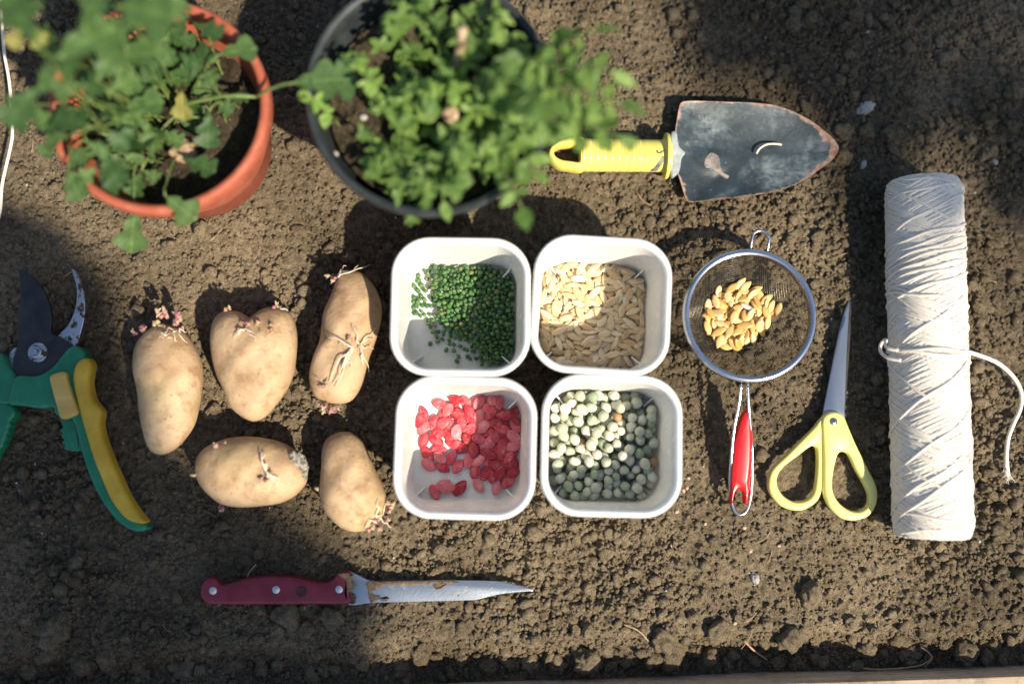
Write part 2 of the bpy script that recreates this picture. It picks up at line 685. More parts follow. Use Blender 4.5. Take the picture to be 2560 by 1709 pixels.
M['hook_steel'] = worn_steel("worn_hook_steel", thr=(.52, .56))
M['steel'] = simple("polished_steel", (.55, .56, .58), (.66, .67, .68), 200, .2, metal=1)
M['scissor_steel'] = simple("brushed_blade_steel", (.30, .35, .41), (.38, .43, .49), 90, .30, metal=1, stretch=(1, .1, 1))
M['knife_steel'] = worn_steel("dirty_knife_steel", steel=(.42, .47, .51), rust=(.15, .115, .08), thr=(.60, .66), scale=130, rough=.33)
M['knife_handle'] = simple("dark_red_plastic", (.165, .012, .024), (.225, .022, .040), 70, .42, bmp=(500, .15, .0004))
M['dirt'] = simple("caked_dirt", (.09, .06, .035), (.20, .14, .09), 260, .95, bmp=(600, .8, .001))
M['dried_mud'] = simple("dried_pale_mud", (.12, .105, .095), (.33, .29, .26), 160, .9, bmp=(500, .8, .001))
M['rivet'] = simple("aluminium_rivet", (.62, .64, .64), (.75, .76, .76), 300, .4, metal=.9)


def trowel_mat():
    m, nt, b = nmat("worn_painted_steel")
    v = coords(nt)
    at = nd(nt, "ShaderNodeAttribute", attribute_name="edge")
    paint = ramp(nt, noise(nt, v, 60, 6, .75), [(.3, (.008, .014, .018)), (.55, (.022, .038, .048)), (.75, (.055, .078, .092))])
    chalk = mix(nt, 1.0, ramp(nt, noise(nt, v, 24, 4, .6), [(.49, gray(.05)), (.64, gray(1))]), ramp(nt, noise(nt, coords(nt, False, (1, 1.5, 1)), 150, 8, .75), [(.36, gray(0)), (.60, gray(.95))]), 'MULTIPLY')
    c = mix(nt, chalk, paint, (.17, .205, .22))
    spk = ramp(nt, noise(nt, v, 420, 3, .6), [(.66, gray(0)), (.74, gray(.5))])
    c = mix(nt, spk, c, (.34, .34, .31))
    ed = nd(nt, "ShaderNodeMath", operation='ADD')
    nn = nd(nt, "ShaderNodeMath", operation='MULTIPLY_ADD')
    nt.links.new(noise(nt, v, 120, 6, .7), nn.inputs[0]); nn.inputs[1].default_value = .9; nn.inputs[2].default_value = -.45
    nt.links.new(at.outputs["Fac"], ed.inputs[0]); nt.links.new(nn.outputs[0], ed.inputs[1])
    ef = ramp(nt, ed.outputs[0], [(.62, gray(0)), (.74, gray(1))])
    rust = ramp(nt, noise(nt, v, 200, 5, .7), [(.35, (.24, .10, .055)), (.5, (.34, .21, .14)), (.65, (.33, .30, .27))])
    c = mix(nt, ef, c, rust)
    nt.links.new(c, b.inputs["Base Color"])
    nt.links.new(ramp(nt, noise(nt, v, 90, 4), [(.3, gray(.36)), (.7, gray(.7))]), b.inputs["Roughness"])
    bump(nt, b, noise(nt, v, 500, 6, .7), .35, .0008)
    return m


M['trowel'] = trowel_mat()


def handle_yellow():
    m, nt, b = nmat("yellow_plastic")
    v = coords(nt)
    c = ramp(nt, noise(nt, v, 40, 4), [(.3, (.72, .60, .12)), (.7, (.80, .72, .19))])
    d = ramp(nt, noise(nt, v, 330, 6, .8), [(.66, gray(0)), (.74, gray(.55))])
    nt.links.new(mix(nt, d, c, (.30, .20, .05)), b.inputs["Base Color"])
    b.inputs["Roughness"].default_value = .28
    b.inputs["Subsurface Weight"].default_value = .15
    b.inputs["Subsurface Radius"].default_value = (.006, .004, .001)
    return m


M['yellow_plastic'] = handle_yellow()
M['marker'] = simple("grey_marker_ink", (.10, .10, .09), (.22, .22, .17), 200, .4)
M['pale_yellow'] = simple("pale_yellow_plastic", (.72, .66, .20), (.80, .74, .27), 50, .38, sss=.1, bmp=(900, .06, .0003))
M['red_plastic'] = simple("glossy_red_plastic", (.58, .008, .014), (.66, .014, .02), 60, .2)
M['wire'] = simple("sieve_wire", (.16, .14, .11), (.36, .33, .28), 300, .35, metal=.9)
M['wood'] = None


def wood():
    m, nt, b = nmat("bed_board_wood")
    v = coords(nt, False, (6, 160, 160))
    c = ramp(nt, noise(nt, v, 2.2, 6, .7), [(.3, (.30, .21, .13)), (.5, (.44, .33, .22)), (.7, (.56, .45, .32))])
    d = ramp(nt, noise(nt, coords(nt), 60, 6, .75), [(.5, gray(0)), (.7, gray(.7))])
    nt.links.new(mix(nt, d, c, (.16, .12, .075)), b.inputs["Base Color"])
    b.inputs["Roughness"].default_value = .8
    bump(nt, b, noise(nt, v, 2.2, 6, .7), .5, .0015)
    return m


M['wood'] = wood()


def seed_mat(name, stops, rough=.45, spots=None, island=False, bumps=None, sss=0, margin=None):
    m, nt, b = nmat(name)
    v = coords(nt, not island)
    if island:
        rnd = nd(nt, "ShaderNodeNewGeometry").outputs["Random Per Island"]
    else:
        rnd = nd(nt, "ShaderNodeObjectInfo").outputs["Random"]
    c = ramp(nt, rnd, stops)
    c = mix(nt, .6, c, ramp(nt, noise(nt, v, 330, 3), [(.3, gray(.8)), (.7, gray(1.15))]), 'MULTIPLY')
    if spots:
        f = ramp(nt, noise(nt, v, spots[1], 5, .65), [(spots[2], gray(0)), (spots[3], gray(spots[4]))])
        c = mix(nt, f, c, spots[0])
    if margin:
        sv_ = nd(nt, "ShaderNodeVectorMath", operation='MULTIPLY')
        nt.links.new(nd(nt, "ShaderNodeTexCoord").outputs["Object"], sv_.inputs[0])
        sv_.inputs[1].default_value = (1 / margin[0], 1 / margin[1], 0)
        ln = nd(nt, "ShaderNodeVectorMath", operation='LENGTH')
        nt.links.new(sv_.outputs[0], ln.inputs[0])
        rm_ = ramp(nt, ln.outputs["Value"], [(.55, gray(1)), (.80, gray(.25)), (.86, gray(.9)), (.93, gray(0))])
        wr = ramp(nt, noise(nt, v, 160, 4, .7), [(.44, gray(0)), (.64, gray(.6))])
        rd = nd(nt, "ShaderNodeMath", operation='MULTIPLY'); nt.links.new(nd(nt, "ShaderNodeObjectInfo").outputs["Random"], rd.inputs[0]); rd.inputs[1].default_value = 1.0
        c = mix(nt, mix(nt, 1.0, mix(nt, 1.0, rm_, wr, 'MULTIPLY'), ramp(nt, rd.outputs[0], [(0, gray(.15)), (1, gray(1))]), 'MULTIPLY'), c, margin[2])
    nt.links.new(c, b.inputs["Base Color"])
    b.inputs["Roughness"].default_value = rough
    if sss:
        b.inputs["Subsurface Weight"].default_value = sss
        b.inputs["Subsurface Radius"].default_value = (.002, .0015, .0008)
    if bumps:
        bump(nt, b, noise(nt, v, bumps[0], 4), bumps[1], bumps[2])
    return m


GREEN = [(0, (.040, .115, .034)), (.5, (.064, .175, .050)), (.85, (.11, .22, .066)), (1, (.18, .19, .075))]
M['green_seed'] = seed_mat("green_seed_coat", GREEN, .68, bumps=(700, .3, .0005))
M['green_seed_i'] = seed_mat("green_seed_coat_heap", GREEN, .68, island=True)
MELON = [(0, (.58, .40, .20)), (.3, (.66, .49, .28)), (.75, (.73, .58, .37)), (1, (.78, .66, .47))]
M['melon_seed'] = seed_mat("pale_melon_seed", MELON, .42)
M['melon_seed_i'] = seed_mat("pale_melon_seed_heap", MELON, .42, island=True)
M['sieve_seed'] = seed_mat("golden_melon_seed", [(0, (.54, .32, .09)), (.5, (.66, .43, .16)), (1, (.74, .55, .27))], .38)
M['white_seed'] = simple("white_seed", (.70, .66, .62), (.80, .76, .72), 300, .4)
M['red_seed'] = seed_mat("red_coated_seed", [(0, (.30, .006, .016)), (.4, (.46, .014, .032)), (.75, (.56, .050, .075)), (1, (.64, .17, .18))], .38, spots=((.74, .46, .42), 330, .56, .70, .45), bumps=(500, .35, .0006), margin=(.0052, .0033, (.70, .36, .37)))
M['pea'] = seed_mat("dried_pea", [(0, (.42, .46, .33)), (.35, (.52, .55, .41)), (.7, (.63, .64, .50)), (1, (.72, .71, .58))], .45, bumps=(260, .35, .0012), sss=.08)
M['pea_green'] = seed_mat("green_dried_pea", [(0, (.22, .31, .20)), (1, (.34, .42, .28))], .45, bumps=(260, .35, .0012))
M['pea_brown'] = simple("brown_dried_pea", (.36, .17, .08), (.50, .28, .15), 300, .5)
M['pebble_pink'] = simple("pinkish_pebble", (.42, .26, .18), (.55, .40, .30), 300, .6)
M['pebble_grey'] = simple("grey_pebble", (.30, .29, .26), (.48, .46, .42), 250, .7, bmp=(500, .5, .001))

# ================================================================== outlines (photo pixels), used for ground contact too
def zpx(pts, ox, oy, s):
    return [(ox + a * s, oy + b * s) for a, b in pts]


S3 = lambda p: zpx(p, 0, 640, .4591)
S4 = lambda p: zpx(p, 300, 620, .4848)
S6 = lambda p: zpx(p, 1680, 550, .4974)
S8 = lambda p: zpx(p, 1340, 220, .3406)
SK = lambda p: zpx(p, 450, 1400, .4044)
ST = lambda p: zpx(p, 2150, 400, .6376)
SR = lambda p: zpx(p, 0, 0, .4336)
SB = lambda p: zpx(p, 700, 0, .4257)
SV = lambda p: zpx(p, 1660, 560, .2806)

TROWEL_BLADE = S8([(1060, 115), (1100, 100), (1200, 98), (1400, 105), (1600, 112), (1750, 130), (1880, 175), (2000, 235), (2100, 305), (2180, 375), (2218, 430), (2215, 470), (2170, 530), (2080, 600), (1960, 680), (1850, 730), (1700, 770), (1500, 800), (1300, 820), (1180, 835), (1130, 840), (1100, 820), (1080, 760), (1050, 660), (1025, 590), (1012, 500), (1018, 350), (1030, 260), (1045, 170)])
KNIFE_HANDLE = SK([(150, 125), (190, 103), (225, 108), (255, 145), (300, 140), (400, 110), (500, 97), (600, 95), (720, 103), (830, 130), (900, 135), (940, 120), (970, 85), (1010, 68), (1056, 80), (1048, 200), (1042, 262), (800, 268), (500, 270), (300, 270), (190, 268), (145, 240), (128, 200)])
KNIFE_BLADE = SK([(1030, 78), (1075, 80), (1130, 105), (1180, 125), (1300, 128), (1600, 123), (1950, 128), (2050, 145), (2130, 165), (2192, 187), (2050, 200), (1950, 215), (1870, 235), (1800, 247), (1500, 255), (1200, 262), (1030, 265)])
SC_BLADE = S6([(889, 408), (894, 425), (881, 640), (869, 950), (866, 1010), (770, 1010), (756, 985), (790, 800), (830, 600), (860, 480)])
SC_BLADE2 = S6([(896, 410), (903, 430), (899, 560), (886, 760), (873, 945), (866, 1020), (800, 1030), (800, 950), (850, 700), (880, 500)])
SC_R_OUT = S6([(760, 980), (790, 962), (830, 962), (860, 985), (880, 1030), (920, 1120), (980, 1240), (1020, 1320), (1033, 1380), (1020, 1440), (980, 1490), (910, 1508), (850, 1495), (790, 1440), (762, 1370), (756, 1300), (757, 1200), (753, 1080), (750, 1010)])
SC_R_IN = S6([(835, 1172), (870, 1165), (892, 1190), (920, 1250), (960, 1320), (985, 1380), (980, 1430), (940, 1460), (890, 1455), (840, 1420), (810, 1370), (805, 1310), (815, 1240)])
SC_L_OUT = S6([(752, 990), (715, 1035), (640, 1110), (560, 1190), (500, 1250), (480, 1310), (490, 1370), (540, 1430), (600, 1455), (660, 1455), (720, 1420), (748, 1370), (752, 1300), (752, 1100), (754, 1030)])
SC_L_IN = S6([(712, 1135), (725, 1160), (727, 1230), (718, 1320), (700, 1380), (660, 1408), (610, 1412), (560, 1385), (530, 1340), (528, 1290), (560, 1240), (630, 1185), (690, 1140)])
PR_BLADE = S3([(115, 72), (175, 110), (235, 180), (270, 250), (287, 340), (283, 415), (320, 440), (395, 492), (345, 570), (300, 630), (210, 680), (100, 660), (75, 570), (100, 480), (108, 330), (118, 200), (110, 120)])
PR_HOOK = S3([(392, 72), (420, 90), (450, 160), (466, 240), (466, 320), (450, 400), (420, 500), (400, 520), (355, 480), (315, 440), (370, 380), (405, 310), (420, 240), (418, 160), (400, 105)])
PR_BODY = S3([(100, 655), (210, 652), (290, 610), (345, 545), (390, 497), (425, 490), (462, 510), (478, 550), (470, 620), (470, 720), (500, 840), (520, 930), (560, 1060), (620, 1190), (690, 1320), (760, 1420), (806, 1460), (806, 1485), (770, 1497), (720, 1488), (660, 1450), (590, 1370), (530, 1270), (480, 1150), (450, 1050), (425, 950), (400, 890), (345, 880), (310, 860), (298, 822), (230, 830), (130, 815), (58, 805), (72, 720)])
PR_CATCH = S3([(330, 870), (345, 930), (330, 945), (345, 965), (335, 982), (352, 998), (342, 1014), (358, 1030), (352, 1046), (372, 1055), (445, 1055), (450, 960), (420, 880)])
PR_GRIP = S3([(480, 555), (503, 590), (495, 640), (490, 700), (510, 780), (555, 840), (550, 890), (555, 950), (590, 1060), (640, 1180), (700, 1310), (760, 1400), (797, 1450), (740, 1450), (680, 1420), (610, 1330), (555, 1210), (505, 1080), (460, 930), (425, 800), (402, 690), (405, 620), (430, 572)])
PR_BUTTON = S3([(278, 655), (320, 635), (360, 632), (372, 680), (400, 770), (424, 850), (370, 880), (335, 880), (310, 800), (285, 710)])
PR_LEFT = S3([(12, 530), (45, 590), (92, 660), (75, 730), (58, 802), (-40, 790), (-130, 730), (-130, 640), (-60, 560)])
PR_LEFT_H = S3([(-60, 770), (60, 806), (85, 850), (70, 885), (55, 900), (62, 920), (44, 935), (50, 955), (34, 970), (38, 990), (20, 1010), (22, 1030), (-5, 1060), (-60, 1180), (-140, 1340), (-220, 1470), (-270, 1480), (-250, 1390), (-180, 1180), (-140, 960), (-130, 800)])
BOXES = [("green", (1151, 763), -0.6), ("melon", (1505, 760), -3.2), ("red", (1163, 1118), -1.6), ("pea", (1531, 1113), -1.4)]
BOX_H = .065
BOX_HALF = .0466

POT1_C, POT1_R, POT1_H = (394, 262), 281, .098
POT2_C, POT2_R, POT2_H = (1075, 232), 320, .120

# things lying on the soil that must not be pierced by it: outline, ceiling of the soil underneath
PRESS = [(PP(TROWEL_BLADE, .008), .002), (PP(KNIFE_HANDLE, .005), 0.0), (PP(KNIFE_BLADE, .006), .0015), (PP(SC_BLADE, .006), .001), (PP(SC_BLADE2, .005), .001),
         (PP(SC_R_OUT, .006), .0), (PP(SC_L_OUT, .006), .0), (PP(PR_BLADE, .01), .004), (PP(PR_HOOK, .008), .003), (PP(PR_BODY, .01), .001), (PP(PR_LEFT, .01), .001), (PP(PR_LEFT_H, .01), .001)]
for _n, _c, _a in BOXES:
    _p = P(*_c, BOX_H)
    _q = np.array([[-1, -1], [1, -1], [1, 1], [-1, 1]]) * .041
    PRESS.append((_q + _p[:2], -.001))


# ================================================================== the bed: soil
BOARD_T = (P(1900, 1707, .012), P(2560, 1686, .012))      # inner upper edge of the board
_bd = (BOARD_T[1] - BOARD_T[0]); _bd /= np.linalg.norm(_bd)
_bn = np.array([-_bd[1], _bd[0], 0])


def board_dist(x, y):
    return (x - BOARD_T[0][0]) * _bn[0] + (y - BOARD_T[0][1]) * _bn[1]


def soil_h(x, y):
    big = fbm(x, y, .11, 3, 3) - .5
    rough = np.clip((fbm(x + 3, y, .09, 21, 3) - .40) * 3.6, .10, 1)
    l1 = lumps(x, y, .013, 31)
    l2 = lumps(x + .5, y, .0055, 41)
    l3 = lumps(x, y + .7, .0031, 51)
    sel = np.clip((vnoise(x, y, .03, 77) - .45) * 4, 0, 1)
    h = big * .010 + rough * (sel * l1 * .0046 + l2 * .0030) + l3 * .0023 * (.7 + .3 * rough) + (fbm(x, y, .0035, 61, 2) - .5) * .0026
    # hollow left between the bed and its board
    d = board_dist(x, y) + (fbm(x, y, .03, 88, 2) - .5) * .016
    k = np.clip((.036 - d) / .022, 0, 1)
    k = k * k * (3 - 2 * k)
    return h - .0045 - k * .0155


def grid_axis(a, b, step, lim):
    core = np.arange(a, b + step / 2, step)
    out, s, x = [], step, core[-1]
    while x < lim:
        s *= 1.35; x += s; out.append(x)
    lo, s, x = [], step, core[0]
    while x > -lim:
        s *= 1.35; x -= s; lo.append(x)
    return np.concatenate([lo[::-1], core, out])


gx = grid_axis(-.39, .43, .00115, 6.0)
gy = grid_axis(-.172, .385, .00115, 6.0)
X, Y = np.meshgrid(gx, gy)
dens = np.clip(1 - (np.maximum(np.abs(X) - .45, 0) + np.maximum(np.abs(Y) - .45, 0)) / .3, 0, 1)
Hh = soil_h(X, Y)
for poly, zc in PRESS:
    lo, hi = poly[:, :2].min(0) - .002, poly[:, :2].max(0) + .002
    sx = np.where((gx >= lo[0]) & (gx <= hi[0]))[0]
    sy = np.where((gy >= lo[1]) & (gy <= hi[1]))[0]
    sub = np.ix_(sy, sx)
    ins = in_poly(X[sub], Y[sub], poly)
    hsub = Hh[sub]
    hsub[ins] = np.minimum(hsub[ins], zc - .001 + (hsub[ins] - zc) * .1)
    Hh[sub] = hsub
Hh = np.where(dens > 0, Hh * dens - .004 * (1 - dens), -.004)
outer = (board_dist(X, Y) < -.004)
Hh = np.where(outer, -.03, Hh)
ny, nx = X.shape
V = np.column_stack([X.ravel(), Y.ravel(), Hh.ravel()])
ii, jj = np.meshgrid(np.arange(ny - 1), np.arange(nx - 1), indexing='ij')
a = (ii * nx + jj).ravel()
F = np.stack([a, a + 1, a + nx + 1, a + nx], 1)
so = bpy.data.objects.new("soil", mesh("soil", V, F, M['soil']))
tag(so, None, None, None, "structure")
link(so)


def ground(x, y):
    i = np.clip(np.searchsorted(gx, x) - 1, 0, nx - 2)
    j = np.clip(np.searchsorted(gy, y) - 1, 0, ny - 2)
    return Hh[j, i]


# loose crumbs: too many to count
KEEP = [p for p, _ in PRESS]
_tp = PP(ST([(480, 770), (540, 796), (590, 838), (622, 885), (633, 930), (625, 980), (600, 1035), (580, 1090), (573, 1150), (573, 1200), (577, 1265)]), .004)[:, :2]
_tn = np.gradient(_tp, axis=0)
_tn = np.stack([-_tn[:, 1], _tn[:, 0]], 1) / np.linalg.norm(_tn, axis=1)[:, None] * .0026
KEEP.append(np.concatenate([_tp + _tn, (_tp - _tn)[::-1]]))


def scatter(n, lo, hi, power, seed, sub, sink=.35, floor=.3, pad=0):
    r = np.random.default_rng(seed)
    x = r.uniform(-.385, .425, n * 2)
    y = r.uniform(-.172, .38, n * 2)
    dn = np.clip((fbm(x + 3, y, .09, 21, 3) - .36) * 3.2, floor, 1) * np.clip(.5 + 1.4 * (vnoise(x, y, .022, 99) - .3), floor, 1)
    bd = board_dist(x, y)
    dn = np.where((bd < .03), 1, dn)
    ok = (r.random(n * 2) < dn) & (bd > .003)
    for p in KEEP:
        ok &= ~in_poly(x, y, inset(ccw(p[:, :2]), -pad) if pad else p)
    x, y = x[ok][:n], y[ok][:n]
    n = len(x)
    s = lo + (hi - lo) * r.random(n) ** power
    bv, bf = ico(sub)
    nv = len(bv)
    dist = 1 + r.uniform(-.28, .28, (n, nv))
    sc = s[:, None] * r.uniform(.65, 1.25, (n, 3))
    v = bv[None] * dist[..., None] * sc[:, None, :]
    an = r.uniform(0, 2 * np.pi, n)
    c, q = np.cos(an), np.sin(an)
    vx = v[..., 0] * c[:, None] - v[..., 1] * q[:, None] + x[:, None]
    vy = v[..., 0] * q[:, None] + v[..., 1] * c[:, None] + y[:, None]
    vz = v[..., 2] * .85 + (ground(x, y) + s * sink)[:, None]
    VV = np.stack([vx, vy, vz], -1).reshape(-1, 3)
    FF = (bf[None] + (np.arange(n) * nv)[:, None, None]).reshape(-1, 3)
    return VV, FF


v1, f1 = scatter(66000, .0005, .0021, 1.7, 5, 1, floor=.45, pad=.0006)
v2, f2 = scatter(3800, .0018, .0054, 2.8, 6, 2, floor=.10, pad=.0035)
cr = bpy.data.objects.new("soil_crumbs", mesh("soil_crumbs", np.concatenate([v1, v2]), np.concatenate([f1, f2 + len(v1)]), M['soil']))
tag(cr, "loose brown soil crumbs scattered over the whole bed", "soil", None, "stuff")
link(cr)

def grit():
    r = np.random.default_rng(77)
    x, y = r.uniform(-.385, .425, 420), r.uniform(-.165, .38, 420)
    ok = board_dist(x, y) > .01
    for p in KEEP: ok &= ~in_poly(x, y, p)
    x, y = x[ok], y[ok]
    bv, bf = ico(1)
    n = len(x)
    s_ = .0003 + .0008 * r.random(n) ** 3
    v = bv[None] * (1 + r.uniform(-.3, .3, (n, len(bv))))[..., None] * (s_[:, None] * r.uniform(.6, 1.3, (n, 3)))[:, None, :]
    v += np.stack([x, y, ground(x, y) + .0012], 1)[:, None, :]
    return v.reshape(-1, 3), (bf[None] + (np.arange(n) * len(bv))[:, None, None]).reshape(-1, 3)


gv, gf = grit()
go = bpy.data.objects.new("soil_grit", mesh("soil_grit", gv, gf, M['pebble_grey']))
tag(go, "tiny pale grit grains sprinkled through the soil", "grit", None, "stuff")
link(go)
fb_ = []
r = np.random.default_rng(78)
for k in range(60):
    x, y = r.uniform(-.38, .42), r.uniform(-.15, .36)
    a_ = r.uniform(0, 6.28); L_ = r.uniform(.004, .016)
    t_ = np.linspace(-.5, .5, 7)
    cu = r.normal(0, .35)
    px_, py_ = x + L_ * (t_ * math.cos(a_) - cu * t_ ** 2 * math.sin(a_)), y + L_ * (t_ * math.sin(a_) + cu * t_ ** 2 * math.cos(a_))
    if any(in_poly(px_, py_, inset(ccw(p[:, :2]), -.004)).any() for p in KEEP): continue
    z_ = ground(px_, py_).max() + .0012
    fb_.append(tube(np.column_stack([px_, py_, np.full(7, z_)]), r.uniform(.00016, .0004), 4))
fo = bpy.data.objects.new("root_fibres", mesh("root_fibres", *[(list(v), f) for v, f in [join(*fb_)]][0], M['dead_leaf']))
tag(fo, "fine dry root fibres lying loose on the soil", "fibres", None, "stuff")
link(fo)

# ---- wooden board of the bed
A = BOARD_T[0] - _bd * 1.2
B = BOARD_T[0] + _bd * 1.4
w = -_bn * .035
prof = [(0, -.10), (0, .0095), (.0012, .0116), (.004, .0122), (.031, .0122), (.034, .0116), (.035, .0095), (.035, -.10)]
V, F = [], []
nseg = 120
for i in range(nseg + 1):
    c = A + (B - A) * i / nseg
    wob = .0007 * (fbm(np.array([c[0]]), np.array([0.]), .05, 4)[0] - .5)
    for d, z in prof:
        q = c - _bn * (d + wob)
        V.append((q[0], q[1], z + wob))
k = len(prof)
for i in range(nseg):
    for j in range(k - 1):
        F.append((i * k + j, i * k + j + 1, (i + 1) * k + j + 1, (i + 1) * k + j))
F.append(tuple(range(k))); F.append(tuple(range(nseg * k, nseg * k + k))[::-1])
single("bed_board", (V, F), M['wood'], "weathered wooden edging board along the bottom edge of the soil bed", "board", auto=40)

# ---- clods one can pick out
CLODS = []
for kx in range(9):
    bv, bf = ico(4)
    r = np.random.default_rng(100 + kx)
    ph = r.uniform(0, 6, 9)
    d = 1 + .09 * np.sin(bv[:, 0] * 2.3 + ph[0]) * np.cos(bv[:, 1] * 2.1 + ph[1]) + .07 * np.sin(bv[:, 2] * 3.3 + ph[2])
    for q in range(40):
        nrm = r.normal(size=3); nrm /= np.linalg.norm(nrm)
        fr_ = r.uniform(5, 16)
        d += .22 / fr_ * np.sin(bv @ nrm * fr_ + r.uniform(0, 6.28))
    d += r.uniform(-.025, .025, len(bv))
    # a few broken facets
    for q in range(4):
        nrm = r.normal(size=3); nrm /= np.linalg.norm(nrm)
        t = bv @ nrm
        d = np.where(t * d > .78, .78 / np.maximum(t, .1) * (1 + r.uniform(-.02, .02, len(bv))), d)
    CLODS.append(mesh("soil_clod", bv * d[:, None] * np.array([1, r.uniform(.75, .95), r.uniform(.65, .85)]), bf, M['soil']))


ORD = ['leftmost', 'second from the left', 'third from the left', 'fourth from the left', 'fifth from the left', 'sixth from the left', 'seventh from the left', 'eighth from the left', 'ninth from the left', 'tenth from the left', 'eleventh from the left', 'twelfth from the left', 'thirteenth from the left']


def clods(spots, label, group):
    for k, c in enumerate(sorted(spots)):
        clod(*c, label + ', ' + ORD[k], group)


def clod(px, py, rpx, label, group, cat="soil clod", name="soil_clod", mt=None, flat=1.0):
    p = P(px, py, .004)
    rr = rpx * .00029
    o = bpy.data.objects.new(name, random.choice(CLODS) if mt is None else mt)
    z = float(ground(np.array([p[0]]), np.array([p[1]]))[0])
    o.location = (p[0], p[1], z + rr * .30 * flat)
    o.scale = (rr, rr, rr * flat)
    o.rotation_euler = (random.uniform(-.3, .3), random.uniform(-.3, .3), random.uniform(0, 6.3))
    tag(o, label, cat, group)
    return link(o)


clods(((2112, 326, 24), (2172, 322, 22), (2231, 332, 32), (2114, 393, 25)), "rounded brown soil clod just off the trowel tip", "clods off the trowel tip")
G = "clods in the dark gap beside the board"
clods(((1220, 1680, 24), (1150, 1660, 18), (440, 1690, 26), (480, 1690, 18), (560, 1680, 22), (800, 1690, 20), (900, 1668, 18), (1050, 1640, 30), (1000, 1690, 24)), "dark clod in the board gap below the knife", G)
clods(((1330, 1668, 24), (1400, 1676, 22), (1475, 1664, 36), (1520, 1630, 20), (1570, 1672, 16), (1640, 1655, 26), (1690, 1645, 44), (1760, 1640, 20), (1785, 1660, 30), (1850, 1655, 16)), "dark clod in the board gap right of the knife", G)
clods(((1905, 1665, 20), (1965, 1672, 20), (2015, 1675, 18), (2085, 1668, 18), (2190, 1630, 24), (2300, 1640, 22), (2440, 1640, 34), (2500, 1655, 22), (2390, 1620, 18)), "dark clod in the board gap below the spool", G)
clods(((40, 1690, 26), (110, 1640, 28), (190, 1665, 34), (250, 1650, 26), (320, 1680, 20), (140, 1570, 38), (125, 1600, 28), (60, 1550, 22)), "shaded grey clod in the lower left corner", "clods in the lower left corner")
clods(((645, 1525, 20), (715, 1540, 34), (760, 1578, 22), (690, 1580, 18), (825, 1548, 28), (590, 1610, 16), (540, 1500, 18), (435, 1495, 14), (640, 1600, 16)), "shaded soil clod between knife handle and board", "clods below the knife handle")
clods(((2035, 1490, 34), (1990, 1600, 36), (1925, 1560, 18), (1850, 1545, 14), (1660, 1600, 34), (1800, 1580, 30), (1705, 1545, 18), (1405, 1590, 16), (1440, 1575, 12), (2140, 1560, 18), (1455, 1520, 12), (1890, 1575, 14)), "pale sunlit soil clod between scissors and board", "clods on the sunlit soil right of the knife")
clods(((1985, 55, 22), (2032, 38, 24), (1995, 20, 16), (1930, 10, 14), (2010, 5, 18), (1960, 35, 12), (1870, 110, 14)), "dim soil clod at the top edge above the trowel", "clods at the top edge")
clods(((2460, 260, 20), (2540, 225, 30), (2430, 345, 16), (2480, 375, 24), (2380, 330, 12), (2530, 310, 16)), "shaded soil clod in the upper right, above the spool", "clods in the upper right corner")
clods(((742, 575, 19), (700, 505, 12), (690, 565, 10), (500, 570, 22), (130, 462, 16), (660, 690, 14), (420, 610, 22), (620, 480, 15), (340, 650, 16), (560, 650, 12)), "sunlit tan clod between red pot and potatoes", "clods below the pots")
clods(((2455, 760, 22), (2460, 805, 16), (2500, 750, 12), (2200, 945, 20), (2160, 960, 12), (2200, 1000, 14), (2450, 500, 13), (2500, 1330, 24), (2355, 1370, 16), (2300, 1368, 18), (2545, 1230, 16)), "brown soil clod around the string spool", "clods around the spool")
clods(((528, 1030, 22), (330, 1055, 12), (345, 1130, 14), (760, 1090, 14), (770, 1160, 18), (600, 1255, 14), (470, 1370, 16), (780, 1390, 14), (640, 1385, 16), (920, 1020, 12), (430, 1230, 10), (240, 1080, 10)), "dark soil clod near the potatoes", "clods around the potatoes")
CHIP = mesh("stone_chip", np.array([v.co[:] for v in CLODS[2].vertices]), np.array([p.vertices[:] for p in CLODS[2].polygons]), M['pebble_grey'])
clod(2170, 266, 24, "angular light grey stone chip lying above the clods by the trowel tip", None, "stone", "stone_chip", CHIP, .7)
clod(2163, 408, 12, "small grey stone lying below the trowel tip", None, "stone", "stone_chip", CHIP, .8)
clod(2497, 400, 10, "tiny pale stone on the shaded soil right of the spool top", None, "stone", "stone_chip", CHIP, .8)
clod(1895, 1448, 14, "pale grey stone half sunk in sunlit soil below the scissors", None, "stone", "stone_chip", CHIP, .8)
PEB = mesh("pebble", ico(2)[0] * np.array([1, .85, .8]), ico(2)[1], M['pebble_pink'])
for k, c in enumerate(sorted(((1696, 1280, 6), (1712, 1228, 8), (1722, 1220, 6), (1768, 1255, 5), (1682, 1365, 5), (1884, 1380, 6), (1955, 1366, 5), (1866, 1320, 6), (1950, 1120, 5), (1766, 1310, 5), (1845, 1562, 6), (1725, 1195, 5)))):
    clod(*c, "small pinkish pellet on soil right of the pea box, " + ORD[k], "pinkish pellets near the pea box", "pebble", "pebble", PEB)

# bits of straw
def straw(pts, r, label):
    q = smooth_poly(np.array([P(a, b, float(ground(P(a, b)[:1], P(a, b)[1:2])[0]) + .003 + z) for a, b, z in pts]), 14, False)
    single("straw", tube(q, np.linspace(r, r * .6, len(q)), 5), M['dead_leaf'], label, "straw")


